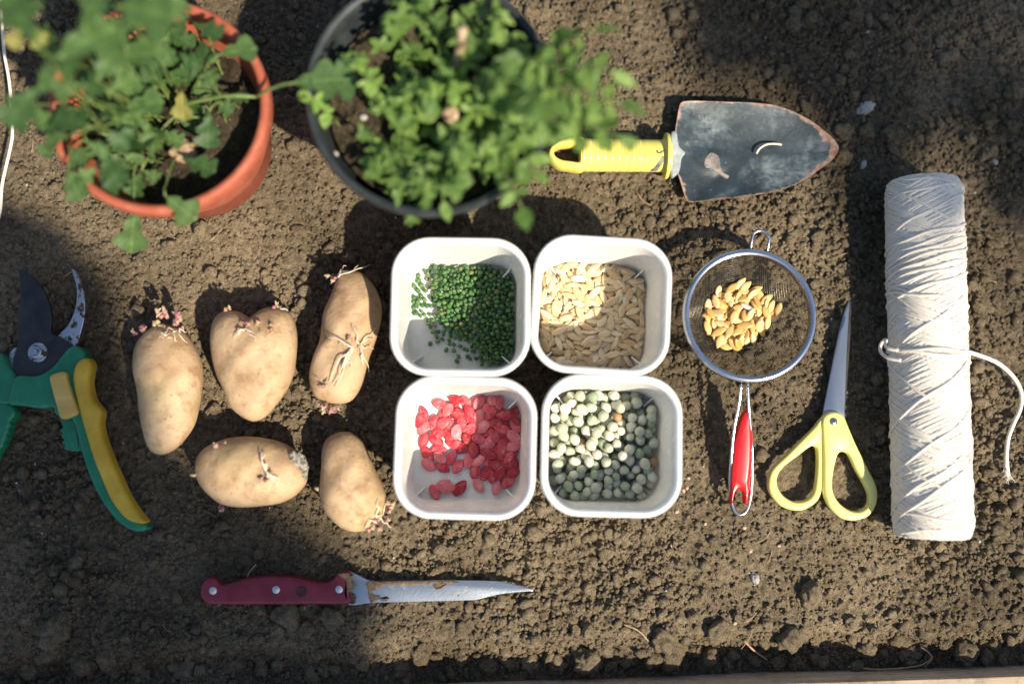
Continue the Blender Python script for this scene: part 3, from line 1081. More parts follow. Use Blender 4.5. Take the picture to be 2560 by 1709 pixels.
straw([(1860, 1600, 0), (1885, 1625, .003), (1918, 1648, .001)], .0009, "thin pale straw stub lying across the gap by the board")
straw([(1560, 1560, 0), (1595, 1575, .003), (1625, 1605, 0)], .0006, "curled thin root fibre on sunlit soil above the board")
straw([(2120, 1665, 0), (2200, 1672, .003), (2300, 1662, .002), (2330, 1640, 0)], .0007, "tangled brown root fibre lying in the gap by the board")
straw([(2300, 1615, 0), (2330, 1640, .004), (2310, 1668, 0)], .0006, "short bent root fibre hanging into the gap by the board")
straw([(640, 1410, 0), (618, 1440, .004), (630, 1465, 0)], .0005, "fine root hair on shaded soil above the knife handle")

# ================================================================== seed heaps
def rrect(half, rad, n=10):
    pts = []
    for cx, cy, a0 in ((1, 1, 0), (-1, 1, 90), (-1, -1, 180), (1, -1, 270)):
        for k in range(n + 1):
            a = R_(a0 + 90 * k / n)
            pts.append((cx * (half - rad) + rad * math.cos(a), cy * (half - rad) + rad * math.sin(a)))
    return np.array(pts)


def rot2(p, a):
    c, s = math.cos(a), math.sin(a)
    return p @ np.array([[c, s], [-s, c]])


BOXPOS = {}


def make_box(key, cpx, deg, label):
    c = P(*cpx, BOX_H)
    c[2] = -.001
    t = thing("plastic_box", c, label, "plastic box", "white square plastic boxes set two by two")
    a = R_(deg)
    BOXPOS[key] = (c, a)
    def loops(pr):
        V, F = [], []
        for h, rd, z in pr:
            q = rot2(rrect(h, rd), a)
            V.append(np.column_stack([q + c[:2], np.full(len(q), c[2] + z)]))
        n = len(V[0])
        for k in range(len(pr) - 1):
            for i in range(n):
                j = (i + 1) % n
                F.append((k * n + i, k * n + j, (k + 1) * n + j, (k + 1) * n + i))
        return np.concatenate(V), F, n
    S = BOX_HALF / .0466
    V, F, n = loops([(.0375, .016, .0), (.0395, .0165, .002), (.0428, .022, .058), (.0434, .0225, .0612), (.0418, .021, .0612), (.0384, .0165, .007), (.0376, .0158, .0042), (.0360, .0145, .0028)])
    m = len(V)
    F.append(tuple(range(n))[::-1]); F.append(tuple(range(m - n, m)))
    part(t, "tray", (V, F), M['white_plastic'], auto=50)
    V, F, n = loops([(.0432, .0222, .0575), (.0462, .0255, .0572), (.0466, .0258, .060), (.0466, .0258, .0625), (.0459, .0252, .0642), (.0448, .0240, .0650), (.0436, .0228, .0647), (.0424, .0216, .0632), (.0417, .021, .0605), (.0422, .0214, .0585)])
    n2 = len(V) // 10
    F += [(9 * n2 + i, 9 * n2 + (i + 1) % n2, (i + 1) % n2, i) for i in range(n2)]
    part(t, "rim", (V, F), M['white_rim'])
    for sx, sy in ((1, 1), (-1, 1), (-1, -1), (1, -1)):
        d = rot2(np.array([[sx, sy]]) / math.sqrt(2), a)[0]
        nrm = np.array([-d[1], d[0]])
        prof = [(.0405, .003), (.0475, .003), (.0515, .022), (.0480, .020), (.0425, .0135), (.0405, .0125)]
        V = [np.append(c[:2] + d * r + nrm * s * .0005, c[2] + z) for s in (-1, 1) for r, z in prof]
        k = len(prof)
        F = [tuple(range(k)), tuple(range(k, 2 * k))[::-1]] + [(i, i + k, (i + 1) % k + k, (i + 1) % k) for i in range(k)]
        part(t, "corner_rib", (np.array(V), F), M['white_plastic'], smooth=False)
    return t


make_box("green", *BOXES[0][1:], "white square plastic box holding the small dark green seeds")
make_box("melon", *BOXES[1][1:], "white square plastic box holding the pale beige melon seeds")
make_box("red", *BOXES[2][1:], "white square plastic box holding the bright red flat seeds")
make_box("pea", *BOXES[3][1:], "white square plastic box holding the round dried peas")


class Heap:
    RES = .0005

    def __init__(s, half, base, wall):
        """base(x,y) floor height; wall(x,y) True where seeds cannot lie"""
        s.n = int(half * 2 / s.RES)
        s.half = half
        ax = (np.arange(s.n) + .5) * s.RES - half
        s.X, s.Y = np.meshgrid(ax, ax)
        s.H = base(s.X, s.Y)
        s.W = wall(s.X, s.Y)

    def win(s, x, y, r):
        i0 = max(int((x - r + s.half) / s.RES), 0); i1 = min(int((x + r + s.half) / s.RES) + 1, s.n)
        j0 = max(int((y - r + s.half) / s.RES), 0); j1 = min(int((y + r + s.half) / s.RES) + 1, s.n)
        return slice(j0, j1), slice(i0, i1)

    def ball(s, r, rng, sample, tries=24):
        best = None
        for _ in range(tries):
            p = sample(rng)
            if p is None: continue
            w = s.win(*p, r)
            d2 = (s.X[w] - p[0]) ** 2 + (s.Y[w] - p[1]) ** 2
            ins = d2 < r * r * .98
            if not ins.any() or (s.W[w] & ins).any(): continue
            q = np.sqrt(np.maximum(r * r - d2, 0))
            z = (s.H[w] + q)[ins].max()
            if best is None or z < best[0]: best = (z, p, w, ins, q)
        if best is None: return None
        z, p, w, ins, q = best
        hw = s.H[w]
        hw[ins] = np.maximum(hw[ins], (z + q)[ins])
        s.H[w] = hw
        return np.array([p[0], p[1], z])

    def flat(s, a, b, t, rng, sample, tries=14, maxs=.55, fixed=None, pct=88):
        best = None
        for _ in range(1 if fixed else tries):
            if fixed: x, y, th = fixed
            else:
                p = sample(rng)
                if p is None: continue
                x, y = p; th = rng.uniform(0, np.pi * 2)
            w = s.win(x, y, a)
            dx, dy = s.X[w] - x, s.Y[w] - y
            u = dx * math.cos(th) + dy * math.sin(th)
            v = -dx * math.sin(th) + dy * math.cos(th)
            q = (u / a) ** 2 + (v / b) ** 2
            ins = q < 1
            if ins.sum() < 8: continue
            if (s.W[w] & (q < .8)).any() and not fixed: continue
            h = s.H[w][ins]
            score = h.mean() + h.max() * .3
            if best is None or score < best[0]: best = (score, x, y, th, w, dx, dy, q, ins)
        if best is None: return None
        _, x, y, th, w, dx, dy, q, ins = best
        h = s.H[w][ins]
        Am = np.column_stack([dx[ins], dy[ins], np.ones(ins.sum())])
        k = np.linalg.lstsq(Am, h, rcond=None)[0]
        g = k[:2] + rng.normal(0, .04, 2)
        gl = np.linalg.norm(g)
        if gl > maxs: g = g * maxs / gl
        pl = g[0] * dx + g[1] * dy
        off = np.percentile(h - pl[ins], pct)
        top = pl + off + t * np.sqrt(np.maximum(0, 1 - q * .9))
        hw = s.H[w]
        hw[ins] = np.maximum(hw[ins], top[ins])
        s.H[w] = hw
        nrm = Vector((-g[0], -g[1], 1)).normalized()
        ax = Vector((math.cos(th), math.sin(th), 0))
        ax = (ax - nrm * ax.dot(nrm)).normalized()
        by = nrm.cross(ax)
        m = Matrix((ax, by, nrm)).transposed().to_4x4()
        m.translation = Vector((x, y, off + t * .5))
        return m


def box_heap(key, h=.0376):
    c, a = BOXPOS[key]
    def wall(x, y):
        r = h - .0218
        qx, qy = np.maximum(np.abs(x) - (h - r), 0), np.maximum(np.abs(y) - (h - r), 0)
        inside = (np.sqrt(qx ** 2 + qy ** 2) < r) & (np.abs(x) < h) & (np.abs(y) < h)
        dg = (np.abs(x) + np.abs(y)) / math.sqrt(2)
        rib = (np.abs(np.abs(x) - np.abs(y)) < .0012) & (dg > .0405)
        return ~inside | rib
    return Heap(.042, lambda x, y: np.full(x.shape, .0030), wall)


def to_local(key, pts, z=.006):
    c, a = BOXPOS[key]
    return rot2(PP(pts, z)[:, :2] - c[:2], -a)


def box_place(key, loc, rotm=None):
    c, a = BOXPOS[key]
    Mx = Matrix.Translation(Vector((c[0], c[1], c[2]))) @ Matrix.Rotation(a, 4, 'Z')
    return Mx @ (Matrix.Translation(Vector(loc)) if rotm is None else rotm)


def poly_sampler(poly, edge=0):
    lo, hi = poly.min(0), poly.max(0)
    def f(rng):
        for _ in range(30):
            p = rng.uniform(lo, hi)
            if in_poly(np.array([p[0]]), np.array([p[1]]), poly)[0]: return p
        return None
    return f


def lens(n, a, b, t, rings=(1, .94, .70, .3), zs=(0, .62, .93, 1), point=.25, mat=None, name="seed", ridge=None):
    """flat pointed seed, long axis x"""
    V, F = [], []
    ang = np.linspace(0, 2 * np.pi, n, endpoint=False)
    x = np.cos(ang)
    y = np.sin(ang) * (1 - point * np.clip(x, 0, 1) ** 2 * 1.3) * (1 - .08 * np.abs(x))
    def lay(r, z): return np.column_stack([x * a * r, y * b * r, np.full(n, z * t / 2)])
    seq = [(r, z) for r, z in zip(rings[::-1], [-q for q in zs[::-1]])] + list(zip(rings[1:], zs[1:]))
    for r, z in seq: V.append(lay(r, z))
    V.append(np.array([[0, 0, -t / 2]])); V.append(np.array([[0, 0, t / 2]]))
    V = np.concatenate(V)
    m = len(seq)
    for k in range(m - 1):
        for i in range(n):
            j = (i + 1) % n
            F.append((k * n + i, k * n + j, (k + 1) * n + j, (k + 1) * n + i))
    for i in range(n):
        F.append((m * n, (i + 1) % n, i))
        F.append((m * n + 1, (m - 1) * n + i, (m - 1) * n + (i + 1) % n))
    return mesh(name, list(V), F, mat)


def blob(name, mat, sub, scale, seed, amp=.1):
    v, f = ico(sub)
    r = np.random.default_rng(seed)
    ph = r.uniform(0, 6, 6)
    d = 1 + amp * (np.sin(v[:, 0] * 2.4 + ph[0]) * np.sin(v[:, 1] * 2.1 + ph[1]) + .6 * np.sin(v[:, 2] * 3 + ph[2]) + .5 * np.sin(v[:, 0] * 4 + ph[3]) * np.cos(v[:, 2] * 4 + ph[4]))
    return mesh(name, v * d[:, None] * np.array(scale), f, mat)


def drop(name, me, mx, label, cat, group, scale=1.0):
    o = bpy.data.objects.new(name, me)
    o.matrix_world = mx @ Matrix.Scale(scale, 4)
    tag(o, label, cat, group)
    return link(o)


def bake_stuff(name, items, mat, label):
    """many small seeds as one object; items: (mesh, matrix, scale)"""
    Vs, Fs, n = [], [], 0
    for me, mx, sc in items:
        v = np.array([q.co[:] for q in me.vertices]) * sc
        A = np.array(mx)
        Vs.append(v @ A[:3, :3].T + A[:3, 3])
        Fs += [tuple(i + n for i in p.vertices) for p in me.polygons]
        n += len(v)
    o = bpy.data.objects.new(name, mesh(name, list(np.concatenate(Vs)), Fs, mat))
    tag(o, label, "seeds", None, "stuff")
    return link(o)


# -- small green seeds
S5 = lambda p: zpx(p, 980, 590, .2232)
gp = to_local("green", S5([(215, 430), (330, 330), (420, 300), (900, 290), (1150, 300), (1310, 380), (1390, 500), (1390, 1260), (1300, 1390), (1150, 1460), (1000, 1450), (960, 1390), (840, 1370), (850, 1290), (740, 1260), (600, 1220), (480, 1130), (420, 1000), (340, 900), (230, 880), (205, 700), (205, 560)]))
hp = box_heap("green")
rng = np.random.default_rng(11)
core = to_local("green", S5([(480, 300), (1150, 300), (1310, 380), (1390, 500), (1390, 1260), (1300, 1390), (1100, 1440), (950, 1250), (700, 1080), (520, 900), (450, 600)]))
sA, sB = poly_sampler(gp), poly_sampler(core)
GM = [blob("green_seed", M['green_seed'], 2, s, 200 + i, .10) for i, s in enumerate(((1.1, .92, .8), (1, 1, .85), (1.15, .85, .85), (.95, 1, .9), (1.05, .8, .8)))]
gi = []
for i in range(700):
    r = rng.uniform(.00130, .00195)
    p = hp.ball(r, rng, sA if i < 250 else sB, 10)
    if p is None: continue
    gi.append((p, r))
for q in ((430, 1200), (510, 1175), (605, 1270), (690, 1280), (745, 1345), (725, 1400), (850, 1350), (240, 550), (285, 600), (245, 690), (290, 440), (300, 485), (240, 800), (270, 855), (300, 700), (270, 770)):
    l = to_local("green", S5([q]))[0]
    gi.append((np.array([l[0], l[1], .0030 + .0017]), .0018))
gi.sort(key=lambda k: -k[0][2] + (-.01 if k[1] == .0018 else 0))
rest = []
for i, (p, r) in enumerate(gi):
    rm = Matrix.Translation(Vector(p)) @ Matrix.Rotation(rng.uniform(0, 6.28), 4, 'Z') @ Matrix.Rotation(rng.uniform(-.7, .7), 4, 'X') @ Matrix.Rotation(rng.uniform(-.7, .7), 4, 'Y')
    mx = box_place("green", None, rm)
    me = GM[i % 5]
    if i < 300:
        drop("green_seed", me, mx, "tiny round dark green seed in the upper left white box", "seed", "green seeds in the upper left box", r)
    else:
        rest.append((me, mx, r))
bake_stuff("green_seed_heap", rest, M['green_seed_i'], "remaining small dark green seeds heaped in the upper left box")

# -- melon seeds
rng = np.random.default_rng(12)
hp = box_heap("melon", .0384)
mp = rrect(.0378, .0155)
sm = poly_sampler(mp)
MM = [lens(18, .0056 * k1, .0024 * k2, .0013, mat=M['melon_seed'], name="melon_seed", point=pt) for k1, k2, pt in ((1, 1, .28), (1.06, .95, .35), (.92, 1.05, .22), (1.0, .9, .3), (1.1, 1.08, .25))]
ml = []
for i in range(470):
    m = hp.flat(.0053, .0023, .0014, rng, sm, tries=9, maxs=.85)
    if m is not None: ml.append(m)
ml.reverse()
rest = []
for i, m in enumerate(ml):
    sc = rng.uniform(.95, 1.18)
    mx = box_place("melon", None, m)
    if i < 300:
        drop("melon_seed", MM[i % 5], mx, "flat pale beige melon seed in the upper right white box", "seed", "pale melon seeds in the upper right box", sc)
    else:
        rest.append((MM[i % 5], mx, sc))
bake_stuff("melon_seed_heap", rest, M['melon_seed_i'], "lower layer of pale beige melon seeds in the upper right box")

# -- red seeds
rng = np.random.default_rng(13)
hp = box_heap("red")
S7 = lambda p: zpx(p, 980, 930, .2423)
rp = to_local("red", S7([(240, 360), (340, 255), (480, 225), (1000, 210), (1190, 250), (1295, 380), (1300, 1040), (1200, 1150), (1040, 1120), (1010, 1040), (830, 1040), (740, 980), (600, 1000), (320, 980), (290, 850), (245, 640)]))
rc = to_local("red", S7([(560, 225), (1000, 210), (1190, 250), (1295, 380), (1300, 1040), (1150, 1050), (850, 900), (700, 700), (560, 500)]))
sr, sr2 = poly_sampler(rp), poly_sampler(rc)
RM = [lens(16, .0052 * k1, .0033 * k2, .0021, rings=(1, .96, .86, .80, .55, .25), zs=(0, .45, .62, .55, .9, 1), mat=M['red_seed'], name="red_seed", point=pt) for k1, k2, pt in ((1, 1, .25), (1.05, .95, .3), (.95, 1.02, .2), (1.08, 1.06, .28))]
rl = []
for x, y, th in ((440, 1235, -60), (520, 1165, 35), (575, 1200, 10), (700, 1195, 52), (893, 1170, -55), (1080, 1190, 75), (375, 955, -40), (520, 980, -30), (680, 970, 60), (790, 910, 85), (860, 1020, 70), (365, 845, -50), (610, 880, 65), (1165, 1085, -80), (1055, 1075, 60)):
    l = to_local("red", S7([(x, y)]), .005)[0]
    m = hp.flat(.0050, .0032, .0024, rng, None, fixed=(l[0], l[1], R_(th)))
    if m is not None: rl.append(m)
for i in range(74):
    m = hp.flat(.0051, .0033, .0021, rng, sr if i < 46 else sr2, tries=40, maxs=.6)
    if m is not None: rl.append(m)
STRAY = {0: "leftmost red seed of the loose ones along the bottom of its box", 3: "large red seed right of the overlapping trio at the bottom of its box", 4: "single red seed lying alone at the bottom middle of its box", 5: "rightmost red seed along the bottom of its box"}
for i, m in enumerate(rl):
    drop("red_seed", RM[i % 4], box_place("red", None, m), STRAY.get(i, "flat red coated pumpkin seed in the lower left white box"), "seed", "red seeds in the lower left box", rng.uniform(1.08, 1.26))

# -- peas
rng = np.random.default_rng(14)
hp = box_heap("pea", .0390)
sp_ = poly_sampler(rrect(.0386, .0160))
PM = [blob("dried_pea", M['pea'], 3, s, 300 + i, .075) for i, s in enumerate(((1, 1, .95), (1.06, .95, .9), (.95, .95, 1), (1.1, .92, .95), (1, .9, .9)))]
PMg = [blob("dried_pea", M['pea_green'], 3, (1, .97, .92), 330, .09), blob("dried_pea", M['pea_green'], 3, (1.05, .92, .95), 331, .09)]
PMb = blob("dried_pea", M['pea_brown'], 3, (1, .9, .9), 340, .08)
pl_ = []
for i in range(238):
    r = rng.uniform(.0030, .0039)
    p = hp.ball(r, rng, sp_, 30)
    if p is not None: pl_.append((p, r))
pl_.sort(key=lambda k: -k[0][2])
bt = [to_local("pea", zpx([q], 1340, 930, .2423), .012)[0] for q in ((475, 690), (815, 430), (1185, 858))]
brown = [min(range(120), key=lambda k: np.hypot(*(pl_[k][0][:2] - b))) for b in bt]
for i, (p, r) in enumerate(pl_):
    rm = Matrix.Translation(Vector(p)) @ Matrix.Rotation(rng.uniform(0, 6.28), 4, 'Z') @ Matrix.Rotation(rng.uniform(0, 3), 4, 'X')
    mx = box_place("pea", None, rm)
    if i in brown:
        k = brown.index(i)
        drop("dried_pea", PMb, mx, ["orange brown dried pea left of the middle of the pea box", "dark brown dried pea near the top of the pea box", "pinkish brown dried pea at the right side of the pea box"][k], "pea", None, r)
    else:
        g = rng.random() < .10
        drop("dried_pea", PMg[i % 2] if g else PM[i % 5], mx, "round pale green dried pea in the lower right white box", "pea", "dried peas in the lower right box", r * 1.07)

# ================================================================== potatoes
def potato(outline, hz, zc, label, seed, ell=.55):
    px = np.array(S4(outline))
    c2 = px.mean(0)
    base = P(c2[0], c2[1], zc)
    t = thing("potato", (base[0], base[1], zc - hz), label, "potato", "sprouting seed potatoes")
    W = PP(px, zc)[:, :2]
    W = ccw(smooth_poly(W, 220))
    c = W.mean(0)
    rel = W - c
    ang = np.arctan2(rel[:, 1], rel[:, 0])
    o = np.argsort(ang)
    n, m = 96, 44
    th = np.linspace(-np.pi, np.pi, n, endpoint=False)
    rad = np.interp(th, ang[o], np.linalg.norm(rel, axis=1)[o], period=2 * np.pi)
    # smooth ellipse-like version for the crown
    k = np.fft.rfft(rad); k[4:] = 0
    rs = np.fft.irfft(k, n)
    V = []
    ph = np.linspace(-np.pi / 2, np.pi / 2, m)
    r = np.random.default_rng(seed)
    p4 = r.uniform(0, 6, 8)
    for f in ph:
        cc = math.cos(f) ** .92 if math.cos(f) > 1e-6 else 0
        s = math.sin(f)
        wgt = cc ** 3
        rr = (rs * (1 - wgt) + rad * wgt) * cc
        x, y = c[0] + rr * np.cos(th), c[1] + rr * np.sin(th)
        z = np.full(n, zc + hz * (abs(s) ** .95) * (1 if s > 0 else -.95))
        bumpv = .0011 * (np.sin(x * 170 + p4[0]) * np.sin(y * 150 + p4[1]) + .6 * np.sin(x * 330 + p4[2]) * np.sin(y * 290 + p4[3]))
        V.append(np.column_stack([x, y, z + bumpv * max(s, -.2)]))
    V = np.concatenate(V)
    F = [(i * n + j, i * n + (j + 1) % n, (i + 1) * n + (j + 1) % n, (i + 1) * n + j) for i in range(m - 1) for j in range(n)]
    part(t, "flesh", (V, F), M['potato'])
    up = V[len(V) // 2:]
    def surf(x, y):
        d = np.hypot(up[:, 0] - x, up[:, 1] - y)
        k = np.argsort(d)[:4]
        return float(up[k, 2].mean()) if d[k[0]] < .006 else zc * .8
    return t, surf, zc


def at_surf(pot, qx, qy):
    t, surf, zc = pot
    z = zc + .012
    for _ in range(4):
        p = P(*S4([(qx, qy)])[0], z)
        z = surf(p[0], p[1])
    return np.array([p[0], p[1], z])


def sprout(pot, qx, qy, n, size, seed, lean=(0, 0), nodes=True):
    """n knobbly pink buds growing out of one eye"""
    t = pot[0]
    r = np.random.default_rng(seed)
    o = at_surf(pot, qx, qy)
    for k in range(n):
        d = np.array([r.normal(lean[0], .55), r.normal(lean[1], .55), r.uniform(.5, 1.1)])
        d /= np.linalg.norm(d)
        L = size * r.uniform(.5, 1.0)
        b = o + np.array([r.normal(0, size * .22), r.normal(0, size * .22), -.001])
        q = np.array([b + d * L * u + np.array([0, 0, .12 * L * math.sin(u * 3)]) for u in np.linspace(0, 1, 7)])
        w = size * .19 * r.uniform(.75, 1.2)
        rad = w * np.array([.8, 1.0, .85, 1.15, .9, .75, .25]) * r.uniform(.85, 1.15, 7)
        part(t, "sprout", tube(q, rad, 7), M['sprout'])
        for _ in range(2):
            b2 = q[r.integers(2, 5)]
            e = np.array([r.normal(0, 1), r.normal(0, 1), r.uniform(.1, .9)]); e /= np.linalg.norm(e)
            q2 = np.array([b2 + e * L * .5 * u for u in np.linspace(0, 1, 4)])
            part(t, "bud", tube(q2, w * np.array([.6, .55, .4, .1]), 5), M['sprout'])


def roots(pot, qx, qy, ends, seed, w=.00038):
    t = pot[0]
    r = np.random.default_rng(seed)
    for ex, ey in ends:
        pts = []
        for u in np.linspace(0, 1, 6):
            x, y = qx + (ex - qx) * u + (r.normal(0, 7) if 0 < u < 1 else 0), qy + (ey - qy) * u + (r.normal(0, 7) if 0 < u < 1 else 0)
            p = at_surf(pot, x, y)
            p[2] += .0012 + .003 * math.sin(u * 3.1)
            pts.append(p)
        q = smooth_poly(pts, 16, False)
        part(t, "root", tube(q, np.linspace(w * 1.5, w * .6, 16), 5), M['root'])


P1 = potato([(235, 395), (300, 410), (350, 450), (400, 540), (425, 640), (415, 760), (395, 860), (370, 930), (320, 1000), (270, 1045), (215, 1065), (165, 1050), (140, 1000), (125, 920), (105, 800), (85, 680), (75, 590), (90, 500), (130, 440), (180, 405)], .0215, .018, "pear-shaped brown potato with pink sprouts on its broad upper end, nearest the pruners", 1)
sprout(P1, 180, 400, 2, .010, 21, (0, .8)); sprout(P1, 225, 390, 3, .010, 22, (0, .9)); sprout(P1, 305, 395, 3, .011, 23, (.2, .8)); sprout(P1, 130, 430, 2, .009, 24, (-1.0, .6)); sprout(P1, 95, 440, 1, .008, 241, (-1.2, .3))
roots(P1, 290, 420, [(225, 440), (350, 430), (360, 490), (300, 480)], 25)
roots(P1, 240, 455, [(205, 465), (275, 465), (260, 440)], 26, .0003)
P2 = potato([(545, 325), (600, 325), (650, 345), (680, 368), (710, 335), (760, 308), (830, 312), (880, 340), (905, 400), (912, 480), (905, 580), (895, 650), (860, 730), (810, 800), (760, 860), (710, 890), (680, 893), (630, 870), (575, 820), (540, 740), (500, 650), (478, 560), (470, 470), (480, 390), (505, 345)], .0225, .019, "heart-shaped potato with a notch and purple sprouts at the top", 2)
sprout(P2, 560, 325, 3, .007, 31, (0, .9)); sprout(P2, 650, 395, 3, .006, 32); sprout(P2, 720, 395, 3, .006, 33); sprout(P2, 770, 405, 4, .006, 34, (.3, 0)); sprout(P2, 800, 305, 2, .006, 35, (.2, .9))
roots(P2, 650, 420, [(590, 460), (700, 480), (690, 440), (600, 440)], 36); roots(P2, 820, 300, [(870, 325)], 37)
P3 = potato([(1190, 115), (1240, 125), (1290, 170), (1330, 230), (1350, 320), (1340, 400), (1320, 470), (1290, 560), (1270, 640), (1240, 720), (1200, 780), (1150, 802), (1080, 800), (1010, 770), (980, 700), (980, 640), (1000, 570), (1030, 490), (1040, 410), (1055, 330), (1090, 250), (1110, 190), (1140, 130)], .0215, .019, "long curved potato with white rootlets across its middle, beside the green seed box", 3)
sprout(P3, 1110, 160, 3, .007, 41, (-.9, .1)); sprout(P3, 1195, 480, 3, .006, 42); sprout(P3, 1240, 500, 3, .006, 43); sprout(P3, 1040, 700, 4, .007, 44, (-.4, 0)); sprout(P3, 1060, 800, 4, .008, 45, (-.1, -.9)); sprout(P3, 1105, 810, 4, .008, 46, (.3, -.9))
roots(P3, 1200, 510, [(1080, 690), (1100, 700), (1110, 715), (1190, 620), (1140, 660), (1060, 435), (1130, 495)], 47, .00042); roots(P3, 1240, 500, [(1285, 640), (1265, 610), (1255, 600), (1340, 390), (1310, 440), (1195, 390), (1310, 520)], 48, .00036); roots(P3, 1120, 150, [(1170, 95), (1230, 90), (1290, 88)], 49, .0004)
P4 = potato([(650, 970), (740, 978), (830, 1000), (900, 1040), (950, 1100), (967, 1160), (955, 1220), (910, 1270), (840, 1310), (740, 1328), (620, 1335), (530, 1320), (460, 1270), (410, 1210), (390, 1140), (400, 1080), (440, 1030), (510, 995), (580, 975)], .0220, .019, "oval potato lying sideways with a grey scab on its right end", 4)
sprout(P4, 505, 1010, 2, .009, 51, (.3, .7)); sprout(P4, 765, 1175, 5, .007, 52, (0, -.2)); sprout(P4, 530, 1325, 3, .006, 53, (0, -.9)); sprout(P4, 395, 1180, 1, .005, 54, (-.9, 0))
roots(P4, 755, 1150, [(740, 1050), (725, 1040), (800, 1190), (820, 1200)], 55, .0005)
sc = at_surf(P4, 918, 1120)
v, f = ico(3)
rr = np.random.default_rng(3)
v = v * (1 + rr.uniform(-.16, .16, len(v)))[:, None] * np.array([.0056, .0102, .0020])
a_ = R_(16)
vv = np.column_stack([v[:, 0] * math.cos(a_) - v[:, 1] * math.sin(a_), v[:, 0] * math.sin(a_) + v[:, 1] * math.cos(a_), v[:, 2]])
vv[:, 2] += -vv[:, 0] * .75
part(P4[0], "scab", (vv + sc + np.array([0, 0, -.0014]), f), M['mould'])
P5 = potato([(1150, 945), (1200, 955), (1250, 1000), (1280, 1060), (1310, 1130), (1345, 1200), (1370, 1270), (1370, 1340), (1345, 1400), (1290, 1445), (1220, 1462), (1150, 1445), (1090, 1395), (1050, 1340), (1033, 1270), (1035, 1190), (1042, 1110), (1045, 1040), (1065, 985), (1110, 955)], .0215, .019, "pear-shaped potato with a tuft of sprouts low on its right, beside the red seed box", 5)
sprout(P5, 1330, 1400, 5, .009, 61, (.5, -.3)); sprout(P5, 1300, 1430, 4, .008, 62, (.2, -.7)); sprout(P5, 1375, 1350, 4, .008, 63, (.9, .1)); sprout(P5, 1030, 1250, 2, .006, 64, (-.9, .2))
roots(P5, 1330, 1390, [(1330, 1290), (1385, 1310), (1400, 1440), (1260, 1440)], 65, .0004)

# ================================================================== pruners
pr = thing("pruning_shears", P(200, 950, 0), "green and ochre pruning shears with black blade, cut off by the left edge", "pruners")
part(pr, "counter_blade", slab(smooth_poly(PP(PR_HOOK, .009), 60), .0065, .0105, .0009), M['hook_steel'], auto=50)
part(pr, "spring_plate", slab(smooth_poly(PP(S3([(70, 520), (100, 500), (120, 560), (125, 640), (100, 655), (70, 610), (55, 560)]), .008), 30), .006, .0105, .0006), M['hook_steel'], auto=50)
part(pr, "cutting_blade", slab(smooth_poly(PP(PR_BLADE, .012), 110), .0105, .0138, .0008), M['black_steel'], auto=50)
part(pr, "handle", slab(smooth_poly(PP(PR_BODY, .014), 150), .003, .0185, .0028, 5), M['green_plastic'], auto=60)
part(pr, "grip", slab(smooth_poly(PP(PR_GRIP, .019), 100), .008, .0225, .0042, 6), M['yellow_rubber'], auto=70)
part(pr, "thumb_catch", slab(smooth_poly(PP(PR_BUTTON, .021), 60), .012, .0235, .0016, 4), M['yellow_button'], auto=60)
lk = part(pr, "lock_block", slab(smooth_poly(PP(PR_CATCH, .010), 90), .003, .0115, .0010), M['green_plastic'], auto=60)
part(lk, "panel", slab(smooth_poly(PP(S3([(365, 905), (405, 905), (425, 1035), (380, 1035)]), .0125), 30), .0105, .0126, .0008), M['green_plastic'], auto=60)
part(pr, "handle", slab(smooth_poly(PP(PR_LEFT, .014), 70), .002, .0165, .0026, 5), M['green_plastic'], auto=60)
hl = part(pr, "handle", slab(smooth_poly(PP(PR_LEFT_H, .011), 110), .001, .0125, .0022, 4), M['green_plastic'], auto=60)
c = P(*S3([(207, 525)])[0], .0148)
wa = part(pr, "washer", lathe([(.0, .0012), (.0064, .0012), (.0068, .0008), (.0068, -.0012)], c, 32), M['hook_steel'], auto=40)
hexa = [(c[0] + .0044 * math.cos(R_(60 * k + 12)), c[1] + .0044 * math.sin(R_(60 * k + 12))) for k in range(6)]
nut = part(pr, "nut", slab(np.array(hexa), c[2] + .0005, c[2] + .0042, .0005), M['steel'], smooth=False)
part(nut, "bolt_end", lathe([(.0, .0064), (.0022, .0062), (.0026, .0056), (.0026, .001)], c, 20), M['steel'], auto=40)

# ================================================================== knife
kn = thing("kitchen_knife", P(920, 1475, 0), "small kitchen knife with dark red riveted handle lying below the potatoes", "knife")
part(kn, "blade", slab(smooth_poly(PP(KNIFE_BLADE, .007), 110), .0052, .0068, .0005), M['knife_steel'], auto=40)
part(kn, "handle", slab(smooth_poly(PP(KNIFE_HANDLE, .009), 130), .001, .0125, .0030, 5), M['knife_handle'], auto=70)
for q in ((204, 187), (594, 181), (984, 179)):
    c = P(*SK([q])[0], .0126)
    part(kn, "rivet", lathe([(.0, .0005), (.0022, .0004), (.0026, .0001), (.0026, -.001)], c, 20), M['rivet'])
c = P(*SK([(752, 193)])[0], .0126)
part(kn, "worn_hole", lathe([(.0, .0001), (.0026, .0001), (.0033, .0004), (.0038, .00035), (.0040, -.001)], c, 24), simple("scorched_red_plastic", (.045, .005, .008), (.09, .008, .014), 200, .5))
